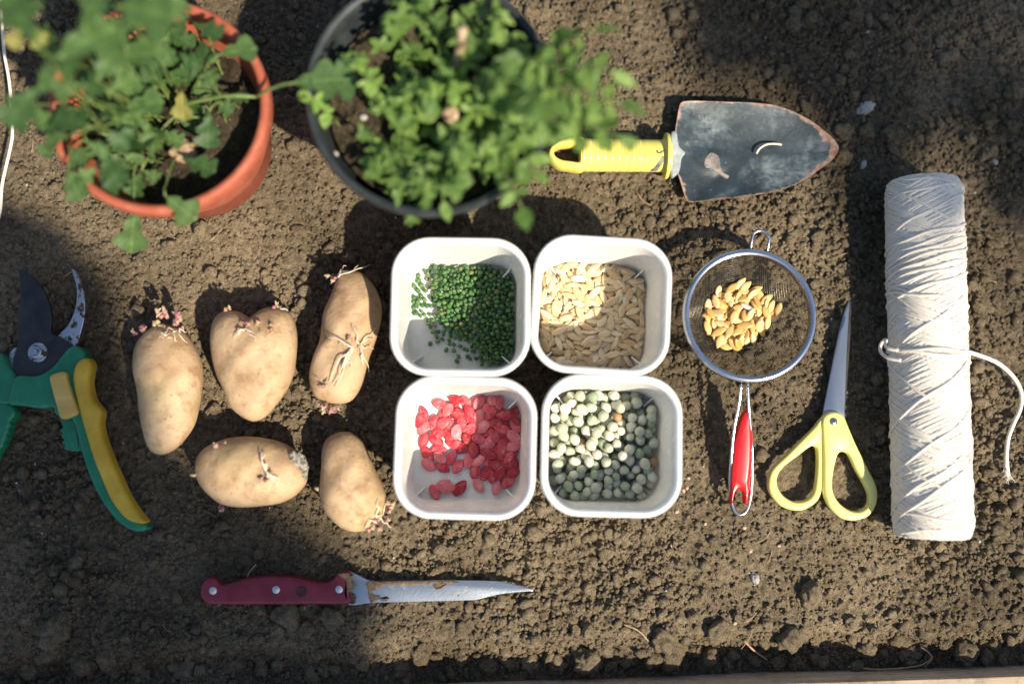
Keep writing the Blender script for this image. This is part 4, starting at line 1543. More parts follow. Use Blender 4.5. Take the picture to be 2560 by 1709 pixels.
for pts, th in (([(1180, 128), (1260, 135), (1280, 150), (1215, 175), (1180, 205), (1240, 225), (1190, 258), (1170, 240), (1165, 180), (1150, 150)], .0013), ([(1030, 210), (1080, 205), (1082, 262), (1030, 264)], .0012), ([(985, 78), (1040, 72), (1070, 85), (1060, 120), (1075, 160), (1045, 190), (1030, 120)], .0010), ([(1570, 150), (1640, 135), (1635, 160), (1590, 178)], .0008), ([(1230, 130), (1420, 128), (1700, 127), (1700, 140), (1500, 150), (1300, 152)], .0006), ([(1240, 232), (1290, 228), (1285, 246), (1245, 250)], .0006)):
    q = smooth_poly(PP(SK(pts), .007), 60)
    q[:, :2] += RNG.normal(0, .0003, (60, 2))
    zt = .0127 if pts[0][0] == 985 else .0068
    part(kn, "caked_mud", slab(q, .0045, zt + th, .0005), M['dirt'])

# ================================================================== trowel
tr = thing("garden_trowel", P(1900, 380, 0), "garden trowel with worn dark blade and yellow plastic handle, right of the black pot", "trowel")
W = smooth_poly(PP(TROWEL_BLADE, .011), 150)[:, :2]
W = ccw(W)
c = PP(S8([(1560, 470)]), .008)[0][:2]
rings = np.linspace(0, 1, 26) ** .8
V, ed = [], []
for r in rings:
    q = c + (W - c) * r
    z = .0052 + .0065 * r ** 2.6 + .0009 * (fbm(q[:, 0], q[:, 1], .02, 5, 3) - .5)
    wd = S8([(1290, 540)])
    pc = P(*wd[0], .008)
    dd = np.hypot((q[:, 0] - pc[0]) / 1.4, q[:, 1] - pc[1])
    z = z + .0022 * np.exp(-(dd / .009) ** 4) * (.6 + .8 * fbm(q[:, 0], q[:, 1], .008, 9, 2))
    V.append(np.column_stack([q, z])); ed += [r] * len(q)
n = len(W); k = len(rings)
top = np.concatenate(V)
bot = top.copy(); bot[:, 2] -= .0014
V = np.concatenate([top, bot])
F = [(i * n + j, i * n + (j + 1) % n, (i + 1) * n + (j + 1) % n, (i + 1) * n + j) for i in range(k - 1) for j in range(n)]
o2 = k * n
F += [tuple(o2 + q for q in f[::-1]) for f in F]
F += [((k - 1) * n + j, (k - 1) * n + (j + 1) % n, o2 + (k - 1) * n + (j + 1) % n, o2 + (k - 1) * n + j) for j in range(n)]
bl = part(tr, "blade", (V, F), M['trowel'], auto=50)
edge = []
tipx = P(*S8([(2218, 450)])[0], .01)[0]
for i, (x, y, z) in enumerate(V):
    e = ed[i % o2]
    e = np.clip((e - .80) / .20, 0, 1) * .74
    e += .35 * np.clip(1 - (tipx - x) / .035, 0, 1)
    edge.append(e)
at = bl.data.attributes.new("edge", 'FLOAT', 'POINT')
at.data.foreach_set("value", np.array(edge, np.float32))
bl2 = part(bl, "caked_mud", slab(smooth_poly(PP(S8([(1235, 530), (1265, 480), (1300, 470), (1345, 500), (1355, 560), (1370, 610), (1420, 640), (1405, 658), (1350, 630), (1290, 590), (1245, 580)]), .010), 50), .005, .0092, .0010), M['dried_mud'])
rt = smooth_poly([np.append(P(a, b, .010)[:2], z) for (a, b), z in zip(S8([(1622, 478), (1640, 445), (1690, 415), (1750, 408), (1805, 412)]), (.0085, .0095, .0098, .0095, .0085))], 16, False)
part(bl, "root_scrap", tube(rt, .0008, 5), M['root'])
HZ = .0135
h0, h1 = P(*S8([(322, 492)])[0], HZ), P(*S8([(985, 500)])[0], HZ)
ax = (h1 - h0); LH = np.linalg.norm(ax); ax /= LH
lat = np.array([-ax[1], ax[0], 0]); upv = np.array([0, 0, 1.0])
RH = .0122
prof = []
for u in np.linspace(0, 1, 140):
    r = RH * (1.0 - .04 * u)
    if u < .72:
        ph = (u * LH / .0052) % 1
        r -= .00032 * math.exp(-((ph - .5) / .09) ** 2)
        r += .00008 * math.sin(ph * 6.28)
    if u < .02: r *= .93
    prof.append((u * LH, r))
fl = [(LH * .905, RH * .985), (LH * .93, RH * 1.06), (LH * .938, RH * 1.36), (LH * .958, RH * 1.40), (LH * .972, RH * 1.36), (LH * .975, RH * .9)]


def axial(profile, n=40, squash=.92):
    V, a = [], np.linspace(0, 2 * np.pi, n, endpoint=False)
    for s, r in profile:
        V.append(h0 + ax * s + r * (np.cos(a)[:, None] * lat + squash * np.sin(a)[:, None] * upv))
    m = len(profile)
    F = [(i * n + j, i * n + (j + 1) % n, (i + 1) * n + (j + 1) % n, (i + 1) * n + j) for i in range(m - 1) for j in range(n)]
    F.append(tuple(range(n))[::-1]); F.append(tuple(range((m - 1) * n, m * n)))
    return np.concatenate(V), F


hd = part(tr, "handle", axial(prof), M['yellow_plastic'], auto=60)
part(hd, "flange", axial(fl), M['yellow_plastic'], auto=50)
out = PP(S8([(340, 372), (200, 385), (120, 430), (82, 495), (95, 545), (150, 590), (220, 606), (345, 612), (352, 492)]), HZ)
inn = PP(S8([(318, 448), (250, 438), (175, 440), (138, 460), (132, 490), (150, 520), (190, 538), (250, 545), (316, 547)]), HZ)
part(hd, "hanging_loop", ring_slab(smooth_poly(out, 80), smooth_poly(inn, 60), smooth_poly(inn, 60)[:, :2].mean(0), HZ - .0085, HZ + .0075), M['yellow_plastic'], auto=70)
# inked stroke following the handle's surface
def on_handle(px, py, lift=.00015):
    p = P(px, py, HZ + .008)
    for _ in range(4):
        s = (p - h0) @ ax; l = (p - h0) @ lat
        r = RH * (1.0 - .04 * s / LH) + lift
        z = HZ + .92 * math.sqrt(max(r * r - l * l, 1e-8))
        p = P(px, py, z)
    return p
strip = []
for u in np.linspace(0, 1, 10):
    a = S8([(842 + (925 - 842) * u ** .9, 618 - 118 * u)])[0]
    strip.append(on_handle(a[0], min(a[1], 220 + 612 * .3406)))
    strip.append(on_handle(a[0] + 13, min(a[1], 220 + 612 * .3406)))
part(hd, "ink_stroke", (np.array(strip), [(2 * i, 2 * i + 1, 2 * i + 3, 2 * i + 2) for i in range(9)]), M['marker'])
sq = [on_handle(*q) for q in S8([(890, 460), (895, 475), (915, 478), (922, 470), (940, 465), (945, 458)])]
part(hd, "ink_mark", tube(smooth_poly(sq, 14, False), .0006, 5), M['marker'])
nk = [(985, 350), (1030, 330), (1046, 420), (1075, 455), (1095, 480), (1068, 520), (1055, 600), (1030, 640), (985, 630)]
part(tr, "neck", slab(smooth_poly(PP(S8(nk), .011), 60), .006, .0128, .0016), simple("bare_grey_steel", (.22, .25, .27), (.36, .40, .42), 160, .5, bmp=(500, .3, .0006)), auto=60)

# ================================================================== scissors
sz = thing("scissors", P(2050, 1100, 0), "closed scissors with pale yellow handles lying between sieve and string spool", "scissors")
part(sz, "lower_blade", slab(smooth_poly(PP(SC_BLADE2, .004), 80), .0022, .0038, .0004), M['black_steel'], auto=40)
part(sz, "upper_blade", slab(smooth_poly(PP(SC_BLADE, .006), 100), .0042, .0062, .0005), M['scissor_steel'], auto=40)
oo, io = smooth_poly(PP(SC_L_OUT, .006), 100), smooth_poly(PP(SC_L_IN, .006), 70)
part(sz, "handle", ring_slab(oo, io, io[:, :2].mean(0), .0012, .0085), M['pale_yellow'], auto=80)
oo, io = smooth_poly(PP(SC_R_OUT, .008), 100), smooth_poly(PP(SC_R_IN, .008), 70)
part(sz, "handle", ring_slab(oo, io, io[:, :2].mean(0), .0022, .0105), M['pale_yellow'], auto=80)
c = P(*S6([(812, 1012)])[0], .0105)
sw = part(sz, "screw", lathe([(.0, .0009), (.0018, .0008), (.0028, .0003), (.0031, -.0008)], c, 24), M['steel'])
for a_ in (20, 110):
    d = np.array([math.cos(R_(a_)), math.sin(R_(a_)), 0])
    part(sw, "slot", tube(np.array([c + d * .0014 * u + np.array([0, 0, .0008]) for u in np.linspace(-1, 1, 5)]), .00025, 5), M['black_steel'])

# ================================================================== sieve
RZ = .036
cs = P(1873.5, 788.5, RZ)
RS = .0448
sv = thing("tea_strainer", (cs[0], cs[1], 0), "round wire sieve with red handle holding a handful of melon seeds", "sieve")
a = np.linspace(0, 2 * np.pi, 96, endpoint=False)
rim = [(RS - .0020, .0016), (RS - .0004, .0024), (RS + .0014, .0019), (RS + .0022, .0006), (RS + .0022, -.0012), (RS + .0004, -.0020), (RS - .0014, -.0062), (RS - .0018, -.0060), (RS - .0022, -.0012), (RS - .0020, .0016)]
part(sv, "rim", lathe(rim, cs, 96), M['steel'], auto=60)
BD = .0315


def bowl(x, y):
    q = np.clip((x * x + y * y) / (RS - .001) ** 2, 0, 1)
    return RZ - .003 - BD * (1 - q ** 1.15) ** .9


V, F, nV = [], [], 0
parts_w = []
for ori in (0, 1):
    for o in np.arange(-RS + .0022, RS - .0021, .00135):
        h = math.sqrt(max((RS - .0012) ** 2 - o * o, 1e-9))
        s = np.linspace(-h, h, max(int(h / .0016), 6))
        ca, sa = math.cos(R_(12)), math.sin(R_(12))
        x, y = (s, np.full(len(s), o)) if ori == 0 else (np.full(len(s), o), s)
        z = bowl(x, y) + (.00012 if ori else -.00012)
        xr, yr = x * ca - y * sa, x * sa + y * ca
        parts_w.append(tube(np.column_stack([cs[0] + xr, cs[1] + yr, z]), .00016, 4, cap=False))
part(sv, "wire_mesh", join(*parts_w), M['wire'])
hk = smooth_poly([np.append(P(a_, b_, RZ)[:2], z) for (a_, b_), z in zip(SV([(782, 225), (785, 150), (800, 85), (850, 62), (905, 75), (936, 110), (936, 170), (930, 240)]), (RZ - .003, RZ - .001, RZ, RZ, RZ, RZ, RZ - .001, RZ - .003))], 40, False)
part(sv, "hook", tube(hk, .0010, 8), M['steel'])
wz = [RZ - .002, RZ - .006, RZ - .012, RZ - .018, RZ - .023, RZ - .026, RZ - .027, RZ - .027, RZ - .027, RZ - .026, RZ - .023, RZ - .018, RZ - .012, RZ - .006, RZ - .002]
wp = S6([(347, 825), (337, 920), (312, 1050), (298, 1200), (291, 1300), (297, 1400), (315, 1460), (345, 1480), (375, 1460), (394, 1400), (402, 1300), (402, 1150), (395, 1050), (386, 950), (380, 825)])
part(sv, "handle_wire", tube(smooth_poly([P(a_, b_, z) for (a_, b_), z in zip(wp, wz)], 90, False), .0012, 8), M['steel'])
hp_ = S6([(365, 945), (385, 985), (397, 1080), (402, 1200), (396, 1320), (391, 1380), (383, 1425), (373, 1422), (369, 1385), (360, 1362), (345, 1354), (328, 1362), (317, 1390), (313, 1422), (304, 1425), (300, 1340), (300, 1200), (315, 1080), (337, 985)])
yy0, yy1 = P(365, S6([(0, 945)])[0][1], .02)[1], P(365, S6([(0, 1425)])[0][1], .01)[1]
hz_f = lambda x, y: np.clip((y - yy1) / (yy0 - yy1), 0, 1) * .014
part(sv, "handle", slab(smooth_poly(PP(hp_, .018), 160), .006, .0150, .0036, 6, hz_f), M['red_plastic'], auto=80)

rng = np.random.default_rng(15)
hs = Heap(.047, lambda x, y: bowl(x, y) + .0004, lambda x, y: x * x + y * y > .040 ** 2)
spoly = PP(SV([(320, 650), (450, 610), (570, 570), (700, 490), (830, 510), (930, 560), (1010, 700), (1010, 750), (960, 850), (880, 890), (850, 940), (780, 1000), (620, 1050), (480, 1050), (350, 1000), (310, 850), (310, 700)]), .012)[:, :2] - cs[:2]
spoly = spoly.mean(0) + (spoly - spoly.mean(0)) * 1.12
ss_ = poly_sampler(spoly)
SM = [lens(14, .0050 * k1, .0025 * k2, .0020, mat=M['sieve_seed'], name="golden_seed", point=.28) for k1, k2 in ((1, 1), (1.08, .95), (.92, 1.05))]
SW = lens(14, .0050, .0024, .0020, mat=M['white_seed'], name="golden_seed")
for i in range(165):
    fx = None
    if i == 0:
        q = P(*SV([(535, 1090)])[0], .010)[:2] - cs[:2]; fx = (q[0], q[1], R_(-20))
    if i == 1:
        q = P(*SV([(945, 790)])[0], .008)[:2] - cs[:2]; fx = (q[0], q[1], R_(20))
    if i == 164:
        q = P(*SV([(740, 730)])[0], .016)[:2] - cs[:2]; fx = (q[0], q[1], R_(-30))
    m = hs.flat(.0048, .0024, .0018, rng, ss_, tries=6, maxs=.9, fixed=fx)
    if m is None: continue
    mx = Matrix.Translation(Vector((cs[0], cs[1], 0))) @ m
    if i == 164:
        drop("golden_seed", SW, mx, "single white seed on top of the golden seeds in the sieve", "seed", None)
    elif i == 0:
        drop("golden_seed", SM[0], mx, "golden seed lying apart below the heap in the sieve", "seed", None)
    else:
        drop("golden_seed", SM[i % 3], mx, "golden flat melon seed heaped in the wire sieve", "seed", "golden seeds in the sieve", rng.uniform(1.0, 1.2))

# ================================================================== string spool
RO, RZc = .0252, .0252
e0 = P(*ST([(248, 80)])[0], RZc); e1 = P(*ST([(286, 1482)])[0], RZc)
ax = e1 - e0; LS = np.linalg.norm(ax); ax /= LS
sx = np.array([-ax[1], ax[0], 0]); sz_ = np.array([0, 0, 1.0])
if sx[0] < 0: sx = -sx
spl = thing("string_spool", ((e0 + e1) / 2 * np.array([1, 1, 0])), "large white cotton string spool lying upright on the right, its tail trailing", "string")


def cyl(s, th, r):
    s, th, r = np.broadcast_arrays(s, th, r)
    return e0 + s[..., None] * ax + (r * np.sin(th))[..., None] * sx + (r * np.cos(th))[..., None] * sz_


def shoulder(s):
    d = np.minimum(s, LS - s)
    return 1 - .16 * np.clip(1 - d / .010, 0, 1) ** 2.2


sg = np.linspace(.001, LS - .001, 60)
th = np.linspace(0, 2 * np.pi, 48, endpoint=False)
Sg, Th = np.meshgrid(sg, th, indexing='ij')
V = cyl(Sg, Th, (RO + .0001) * shoulder(Sg)).reshape(-1, 3)
F = [(i * 48 + j, i * 48 + (j + 1) % 48, (i + 1) * 48 + (j + 1) % 48, (i + 1) * 48 + j) for i in range(59) for j in range(48)]
F.append(tuple(range(48))[::-1]); F.append(tuple(range(59 * 48, 60 * 48)))
part(spl, "inner_winding", (V, F), M['string'])
strands = []
PITCH, NST = .076, 42
r = np.random.default_rng(8)
for fam in (1, -1):
    for k in range(NST):
        turns = LS / PITCH
        t = np.linspace(0, 1, int(turns * 40))
        s = np.clip(t * LS, .0015, LS - .0015)
        th = fam * (2 * np.pi * (t * turns + k / NST)) + .05 * np.sin(t * 40 + r.uniform(0, 6)) + r.normal(0, .03)
        wv = np.tanh(3.0 * np.sin(3 * th - 2 * np.pi * s / PITCH * 1.0 + 1.2 * np.sin(s * 47)) + 1.1 * np.sin(s * 210))
        rad = (RO + fam * wv * .00036 + .00025 * np.sin(t * 55 + r.uniform(0, 6))) * shoulder(s)
        strands.append(tube(cyl(s, th, rad), .00104 * r.uniform(.9, 1.15), 6, cap=False))
part(spl, "winding", join(*strands), M['string'])
# later loose turns lying across the cross-winding
wraps = []
for s0, slope, ro in ((.0415, -.010, .0013), (.0470, -.012, .0011), (.0515, -.012, .0014), (.0560, -.011, .0011), (.0600, -.012, .0015), (.0660, -.010, .0012), (.0700, -.011, .0010), (.0775, -.012, .0013), (.089, .006, .0016), (.095, .018, .0011), (.1250, .001, .0018), (.1285, .0045, .0016), (.148, -.030, .0013), (.166, .030, .0013), (.196, .030, .001), (.205, -.028, .001), (.024, -.020, .001), (.006, .004, .0008), (.240, .005, .0008), (.246, -.004, .0007), (.0105, -.006, .0008), (.110, .028, .0011), (.100, -.028, .001), (.222, .026, .001), (.182, -.030, .0011), (.215, -.030, .0012), (.030, .024, .001)):
    th = np.linspace(-np.pi * .62, np.pi * .62, 44)
    s = s0 + slope * th / (np.pi / 2) + .0006 * np.sin(th * 5 + s0 * 900)
    s = np.clip(s, .003, LS - .003)
    wraps.append(tube(cyl(s, th, (RO + ro) * shoulder(s)), .00105, 7))
part(spl, "loose_turns", join(*wraps), M['string'])
lp = smooth_poly([P(*q, z) for q, z in zip(ST([(150, 745), (112, 738), (98, 722), (103, 706), (92, 708), (79, 730), (84, 755), (110, 775), (160, 785)]), (.048, .044, .040, .036, .034, .033, .036, .042, .048))], 40, False)
part(spl, "loop", tube(lp, .0012, 8), M['string'])
tp = ST([(420, 752), (440, 757), (480, 770), (540, 796), (590, 838), (622, 885), (633, 930), (625, 980), (600, 1035), (580, 1090), (573, 1150), (573, 1200), (577, 1235)])
tz = [.040, .034, .022, .010, .006, .005, .0045, .0045, .005, .005, .0045, .0045, .004]
tl = smooth_poly([P(*q, z) for q, z in zip(tp, tz)], 80, False)
tl[:, 2] = np.maximum(tl[:, 2], np.array([max(ground(np.array([x_ + dx]), np.array([y_]))[0] for dx in (-.002, 0, .002)) for x_, y_, _z in tl]) + .0016)
for _ in range(3):
    tl[1:-1, 2] = (tl[:-2, 2] + tl[1:-1, 2] * 2 + tl[2:, 2]) / 4 + .0001
tail = part(spl, "tail", tube(tl, np.concatenate([np.full(70, .00155), np.linspace(.00155, .0021, 10)]), 8), M['string'])
fr = []
for k in range(26):
    b = tl[-1 - int(r.integers(0, 4))] + r.normal(0, .0010, 3)
    d = np.array([r.normal(.0, .0020), -.0055 * r.uniform(.5, 1.2), r.normal(0, .0008)])
    fr.append(tube(np.array([b, b + d * .5 + r.normal(0, .0004, 3), b + d]), [.0003, .00025, .0001], 4))
for k in range(30):
    i = int(r.integers(4, 78)); b = tl[i]
    d = r.normal(0, .0022, 3); d[2] = abs(d[2]) * .5
    fr.append(tube(np.array([b, b + d * .6, b + d + r.normal(0, .0006, 3)]), .00007, 3))
part(tail, "frayed_fibres", join(*fr), M['string'])

# ---- thin white twine at the left edge
tw = SR([(-10, -60), (5, 20), (15, 180), (25, 310), (50, 450), (65, 600), (72, 760), (60, 850), (30, 980), (10, 1080), (0, 1220), (-40, 1350)])
q = smooth_poly([P(a_, b_, .028 - .016 * i / 11) for i, (a_, b_) in enumerate(tw)], 70, False)
single("twine", tube(q, .0011, 7), M['string'], "thin white twine running down the left edge beside the terracotta pot", "string")

# ================================================================== pots and plants
def pot(name, c_px, r_px, h, prof_f, mat, label, rim_w):
    c = P(*c_px, h)
    R = r_px * (CAM_H - h) / FPX * 1.005
    base = np.array([c[0], c[1], 0.0])
    t = thing(name, base, label, "plant pot")
    body, rimp = prof_f(R, h)
    part(t, "body", lathe(body, base, 96), mat, auto=50)
    part(t, "rim", lathe(rimp, base, 96), mat, auto=60)
    return t, base, R


def prof_red(R, h):
    rb = R * .74
    body = [(0, .002), (rb - .003, .0015), (rb, .004), (rb * .62 + R * .38 - .004, h * .62), (R - .0045, h - .016), (R - .0062, h - .012), (R - .0075, h * .6), (rb - .003, .012), (0, .012)]
    rim = [(R - .0062, h - .018), (R - .0012, h - .0165), (R, h - .014), (R, h - .003), (R - .0008, h - .0008), (R - .003, h), (R - .0052, h - .0008), (R - .0062, h - .003), (R - .0062, h - .018)]
    return body, rim


def prof_black(R, h):
    rb = R * .66
    body = [(0, .002), (rb - .003, .0015), (rb, .004), (R - .004, h - .010), (R - .0055, h - .010), (rb - .002, .012), (0, .012)]
    rim = [(R - .0055, h - .011), (R - .001, h - .009), (R, h - .006), (R, h - .0018), (R - .001, h), (R - .0038, h), (R - .005, h - .0015), (R - .0055, h - .011)]
    return body, rim


pot1, c1, R1 = pot("plant_pot", POT1_C, POT1_R, POT1_H, prof_red, M['terracotta'], "terracotta-coloured plastic pot with a lobed-leaf plant at the upper left", .006)
pot2, c2, R2 = pot("plant_pot", POT2_C, POT2_R, POT2_H, prof_black, M['black_pot'], "large dark grey plastic pot full of small-leaved green weeds at the top", .006)


def pot_fill(name, c, R, z, amp, label, seed):
    V = [[c[0], c[1], z]]
    n, m = 90, 34
    for k in range(1, m + 1):
        rr = R * k / m
        a = np.linspace(0, 2 * np.pi, n, endpoint=False)
        x, y = c[0] + rr * np.cos(a), c[1] + rr * np.sin(a)
        h = (fbm(x, y, .03, seed, 3) - .5) * amp + lumps(x, y, .008, seed) * .004 + lumps(x, y, .004, seed + 1) * .0015
        V += list(map(list, np.column_stack([x, y, z + h])))
    F = [(0, 1 + j, 1 + (j + 1) % n) for j in range(n)]
    F += [(1 + k * n + j, 1 + (k + 1) * n + j, 1 + (k + 1) * n + (j + 1) % n, 1 + k * n + (j + 1) % n) for k in range(m - 1) for j in range(n)]
    o = single(name, (np.array(V), F), M['pot_soil'], label, "soil", None, "stuff", loc=(c[0], c[1], z))
    return o


SOIL1, SOIL2 = POT1_H - .034, POT2_H - .026
pot_fill("potting_soil", c1, R1 - .010, SOIL1, .012, "dark potting soil inside the terracotta pot", 401)
pot_fill("potting_soil", c2, R2 - .012, SOIL2, .012, "dark potting soil inside the grey pot", 411)


def leaf_mesh(name, mat, lobes=3, depth=.35, seed=0, width=.42, cup=.12):
    """lobed leaf of length 1 along +x, base at the origin"""
    r = np.random.default_rng(seed)
    n = 34
    u = np.linspace(0, 1, n)
    if lobes:
        env = (np.sin(np.pi * u ** 1.25) ** .62 * (.35 + .65 * u)) * width * 1.15
        lob = 1 - depth * (1 - np.abs(np.sin(np.pi * (u * lobes + .12))) ** .7)
        env = env * lob * (1 + .035 * np.sin(u * 46))
    else:
        env = np.sin(np.pi * u ** .8) ** .85 * width
    env = np.maximum(env, .014)
    env[0] = .012; env[-1] = .02 if lobes else .004
    V, F = [], []
    cols = (-1, -.55, 0, .55, 1)
    curl = r.uniform(.08, .25)
    for i in range(n):
        for k in cols:
            w = env[i] * (1 + r.uniform(-.06, .06)) * k
            x = u[i] + (.28 * abs(k) if lobes else 0) * env[i] * u[i]
            z = cup * abs(k) ** 1.5 * env[i] - curl * u[i] ** 2 + .015 * math.sin(u[i] * 14 + k * 2)
            V.append((x, w, z))
    for i in range(n - 1):
        for j in range(4):
            F.append((i * 5 + j, i * 5 + j + 1, (i + 1) * 5 + j + 1, (i + 1) * 5 + j))
    return mesh(name, V, F, mat)


LOB = [leaf_mesh("leaf", M['leaf_dark'], lo, dp, i, wd) for i, (lo, dp, wd) in enumerate(((3, .66, .50), (2, .62, .50), (3, .58, .46), (3, .70, .58)))]
LOBY = [leaf_mesh("leaf", M['leaf_yellow'], 2, .45, 9, .5)]
SML = [leaf_mesh("leaf", M['leaf_light'], 0, 0, 20 + i, wd) for i, wd in enumerate((.30, .22, .36, .26))]
BIG = [leaf_mesh("leaf", M['leaf_light'], 3, .22, 30 + i, wd) for i, wd in enumerate((.34, .38))]


def put_leaf(plant, me, tip_base, ang, size, pitch, roll, name="leaf"):
    o = bpy.data.objects.new(name, me)
    mx = Matrix.Rotation(ang, 4, 'Z') @ Matrix.Rotation(-pitch, 4, 'Y') @ Matrix.Rotation(roll, 4, 'X') @ Matrix.Scale(size, 4)
    o.parent = plant
    mx.translation = Vector(tip_base - wloc(plant))
    o.matrix_local = mx
    return link(o)


def stem(plant, a, b, r0, r1, sag=.0, name="stem", mat='stem', bow=None):
    m_ = (a + b) / 2 + np.array([0, 0, sag]) + (np.zeros(3) if bow is None else bow)
    q = smooth_poly([a, (a + m_) / 2 + np.array([0, 0, sag * .4]), m_, (m_ + b) / 2 + np.array([0, 0, sag * .4]), b], 12, False)
    part(plant, name, tube(q, np.linspace(r0, r1, 12), 5), M[mat])


# -- lobed plant in the terracotta pot
pl1 = thing("chrysanthemum_plant", np.array([c1[0], c1[1], SOIL1]), "lobed dark green leafy plant growing in the terracotta pot", "plant")
rng = np.random.default_rng(51)
# (photo position of the leaf's middle in the zoomed crop, length in px of that crop, direction of the tip in degrees, height)
RL = [(760, 1335, 260, -95, .085, 1), (1040, 1195, 240, -35, .100, 0), (425, 1060, 220, -75, .110, 0), (640, 975, 250, -60, .125, 3), (770, 320, 290, 10, .150, 1), (850, 90, 340, -20, .185, 0), (490, 220, 330, 40, .185, 3), (110, 90, 330, 120, .215, 0),
      (130, 610, 260, 240, .16, 2), (555, 850, 160, -30, .13, 1), (1195, 745, 230, -95, .095, 0), (1370, 285, 240, 20, .110, 2), (1185, 320, 200, 160, .10, 1), (985, 790, 160, -20, .09, 3), (390, 690, 240, 170, .145, 1),
      (830, 590, 230, 10, .115, 2), (400, 520, 200, 200, .15, 1), (545, 470, 200, -100, .15, 0), (760, 830, 170, -120, .11, 1), (1010, 450, 170, 20, .09, 1), (1160, 510, 150, -60, .085, 0), (540, 30, 260, 70, .19, 1), (1000, 60, 220, 60, .14, 0),
      (690, 170, 200, 120, .16, 1), (1200, 170, 190, -20, .12, 3), (960, 300, 170, -70, .11, 1), (470, 900, 180, 200, .12, 2), (790, 1060, 170, -110, .085, 1), (1380, 560, 120, 20, .085, 0), (850, 760, 150, -80, .10, 0), (650, 640, 170, 160, .12, 2),
      (330, 800, 170, 190, .13, 1), (300, 480, 190, 150, .17, 1), (620, 370, 200, 60, .16, 0), (1290, 610, 130, -30, .085, 1), (880, 440, 160, 100, .10, 0), (1100, 640, 130, 70, .085, 3), (870, 1010, 120, -30, .085, 2), (380, 380, 220, 110, .175, 2), (700, 700, 170, -20, .115, 1), (500, 1010, 160, -130, .11, 0)]
hub = np.array([c1[0] - .005, c1[1] + .005, SOIL1])
for i, (x, y, L, dg, z, v) in enumerate(RL):
    mid = P(*SR([(x, y)])[0], z)
    size = L * .4336 * (CAM_H - z) / FPX * (1.15 if z > .155 else .92)
    ang = R_(dg) + rng.normal(0, .08)
    base = mid - size * .5 * np.array([math.cos(ang), math.sin(ang), 0])
    put_leaf(pl1, LOB[(i + v) % 4], base, ang, size, rng.uniform(-.15, .3), rng.normal(0, .25))
    ub = base[:2] - hub[:2]; ub *= min(1, R1 * .75 / (np.linalg.norm(ub) + 1e-6)) * rng.uniform(.35, .8)
    root = hub + np.array([ub[0] + rng.normal(0, .006), ub[1] + rng.normal(0, .006), 0])
    rr = root[:2] - c1[:2]
    stem(pl1, root, base + np.array([0, 0, .0004]), .0009, .0006, .008, bow=np.array([rng.normal(0, .006), rng.normal(0, .006), 0]))
for x, y, L, dg, z in ((215, 205, 160, -60, .15), (100, 215, 150, -120, .15)):
    mid = P(*SR([(x, y)])[0], z); size = L * .4336 * (CAM_H - z) / FPX; ang = R_(dg)
    put_leaf(pl1, LOBY[0], mid - size * .5 * np.array([math.cos(ang), math.sin(ang), 0]), ang, size, .1, .1)
mid = P(*SR([(1045, 590)])[0], .10)
put_leaf(pl1, LOBY[0], mid - np.array([0, -.008, 0]), R_(-95), .019, -.3, .3)
# the long leaf stalk that reaches across to the grey pot
lb = P(*SR([(1690, 480)])[0], .120)
put_leaf(pl1, LOB[2], lb, R_(6), .039, .05, .1)
stem(pl1, P(*SR([(1480, 560)])[0], .095), lb, .0012, .0009, .004)
stem(pl1, hub, P(*SR([(1480, 560)])[0], .095), .0015, .0012, .012)
for k in range(24):      # mid-height leaves on the shaded, left side
    rr, aa = R1 * rng.uniform(.2, .95), rng.uniform(1.2, 4.9)
    b = np.array([c1[0] + rr * math.cos(aa), c1[1] + rr * math.sin(aa), SOIL1 + rng.uniform(.035, .085)])
    put_leaf(pl1, LOB[k % 4], b, rng.uniform(0, 6.28), rng.uniform(.012, .022), rng.uniform(-.2, .4), rng.normal(0, .35))
    stem(pl1, np.array([c1[0] + (b[0] - c1[0]) * .6, c1[1] + (b[1] - c1[1]) * .6, SOIL1]), b, .0008, .0005, .003, bow=np.array([rng.normal(0, .005), rng.normal(0, .005), 0]))
for k in range(46):      # small young leaves low down
    rr, aa = R1 * .78 * math.sqrt(rng.random()), rng.uniform(0, 6.28)
    b = np.array([c1[0] + rr * math.cos(aa) - .006, c1[1] + rr * math.sin(aa) + .008, SOIL1 + rng.uniform(.008, .045)])
    if rr * math.cos(aa) > R1 * .30 and rr * math.sin(aa) < -R1 * .15: continue
    put_leaf(pl1, LOB[k % 4], b, rng.uniform(0, 6.28), rng.uniform(.014, .026), rng.uniform(-.2, .5), rng.normal(0, .3))
    stem(pl1, np.array([b[0] + rng.normal(0, .006), b[1] + rng.normal(0, .006), SOIL1]), b, .0007, .0005, .002)
d = P(*SR([(1055, 870)])[0], SOIL1 + .012)
v, f = ico(3)
v = v * (1 + np.random.default_rng(2).uniform(-.3, .3, len(v)))[:, None] * np.array([.0085, .007, .005]) + d
single("dead_leaf", (v, f), M['dead_leaf'], "crumpled dry brown leaf on the soil in the terracotta pot", "dead leaf")

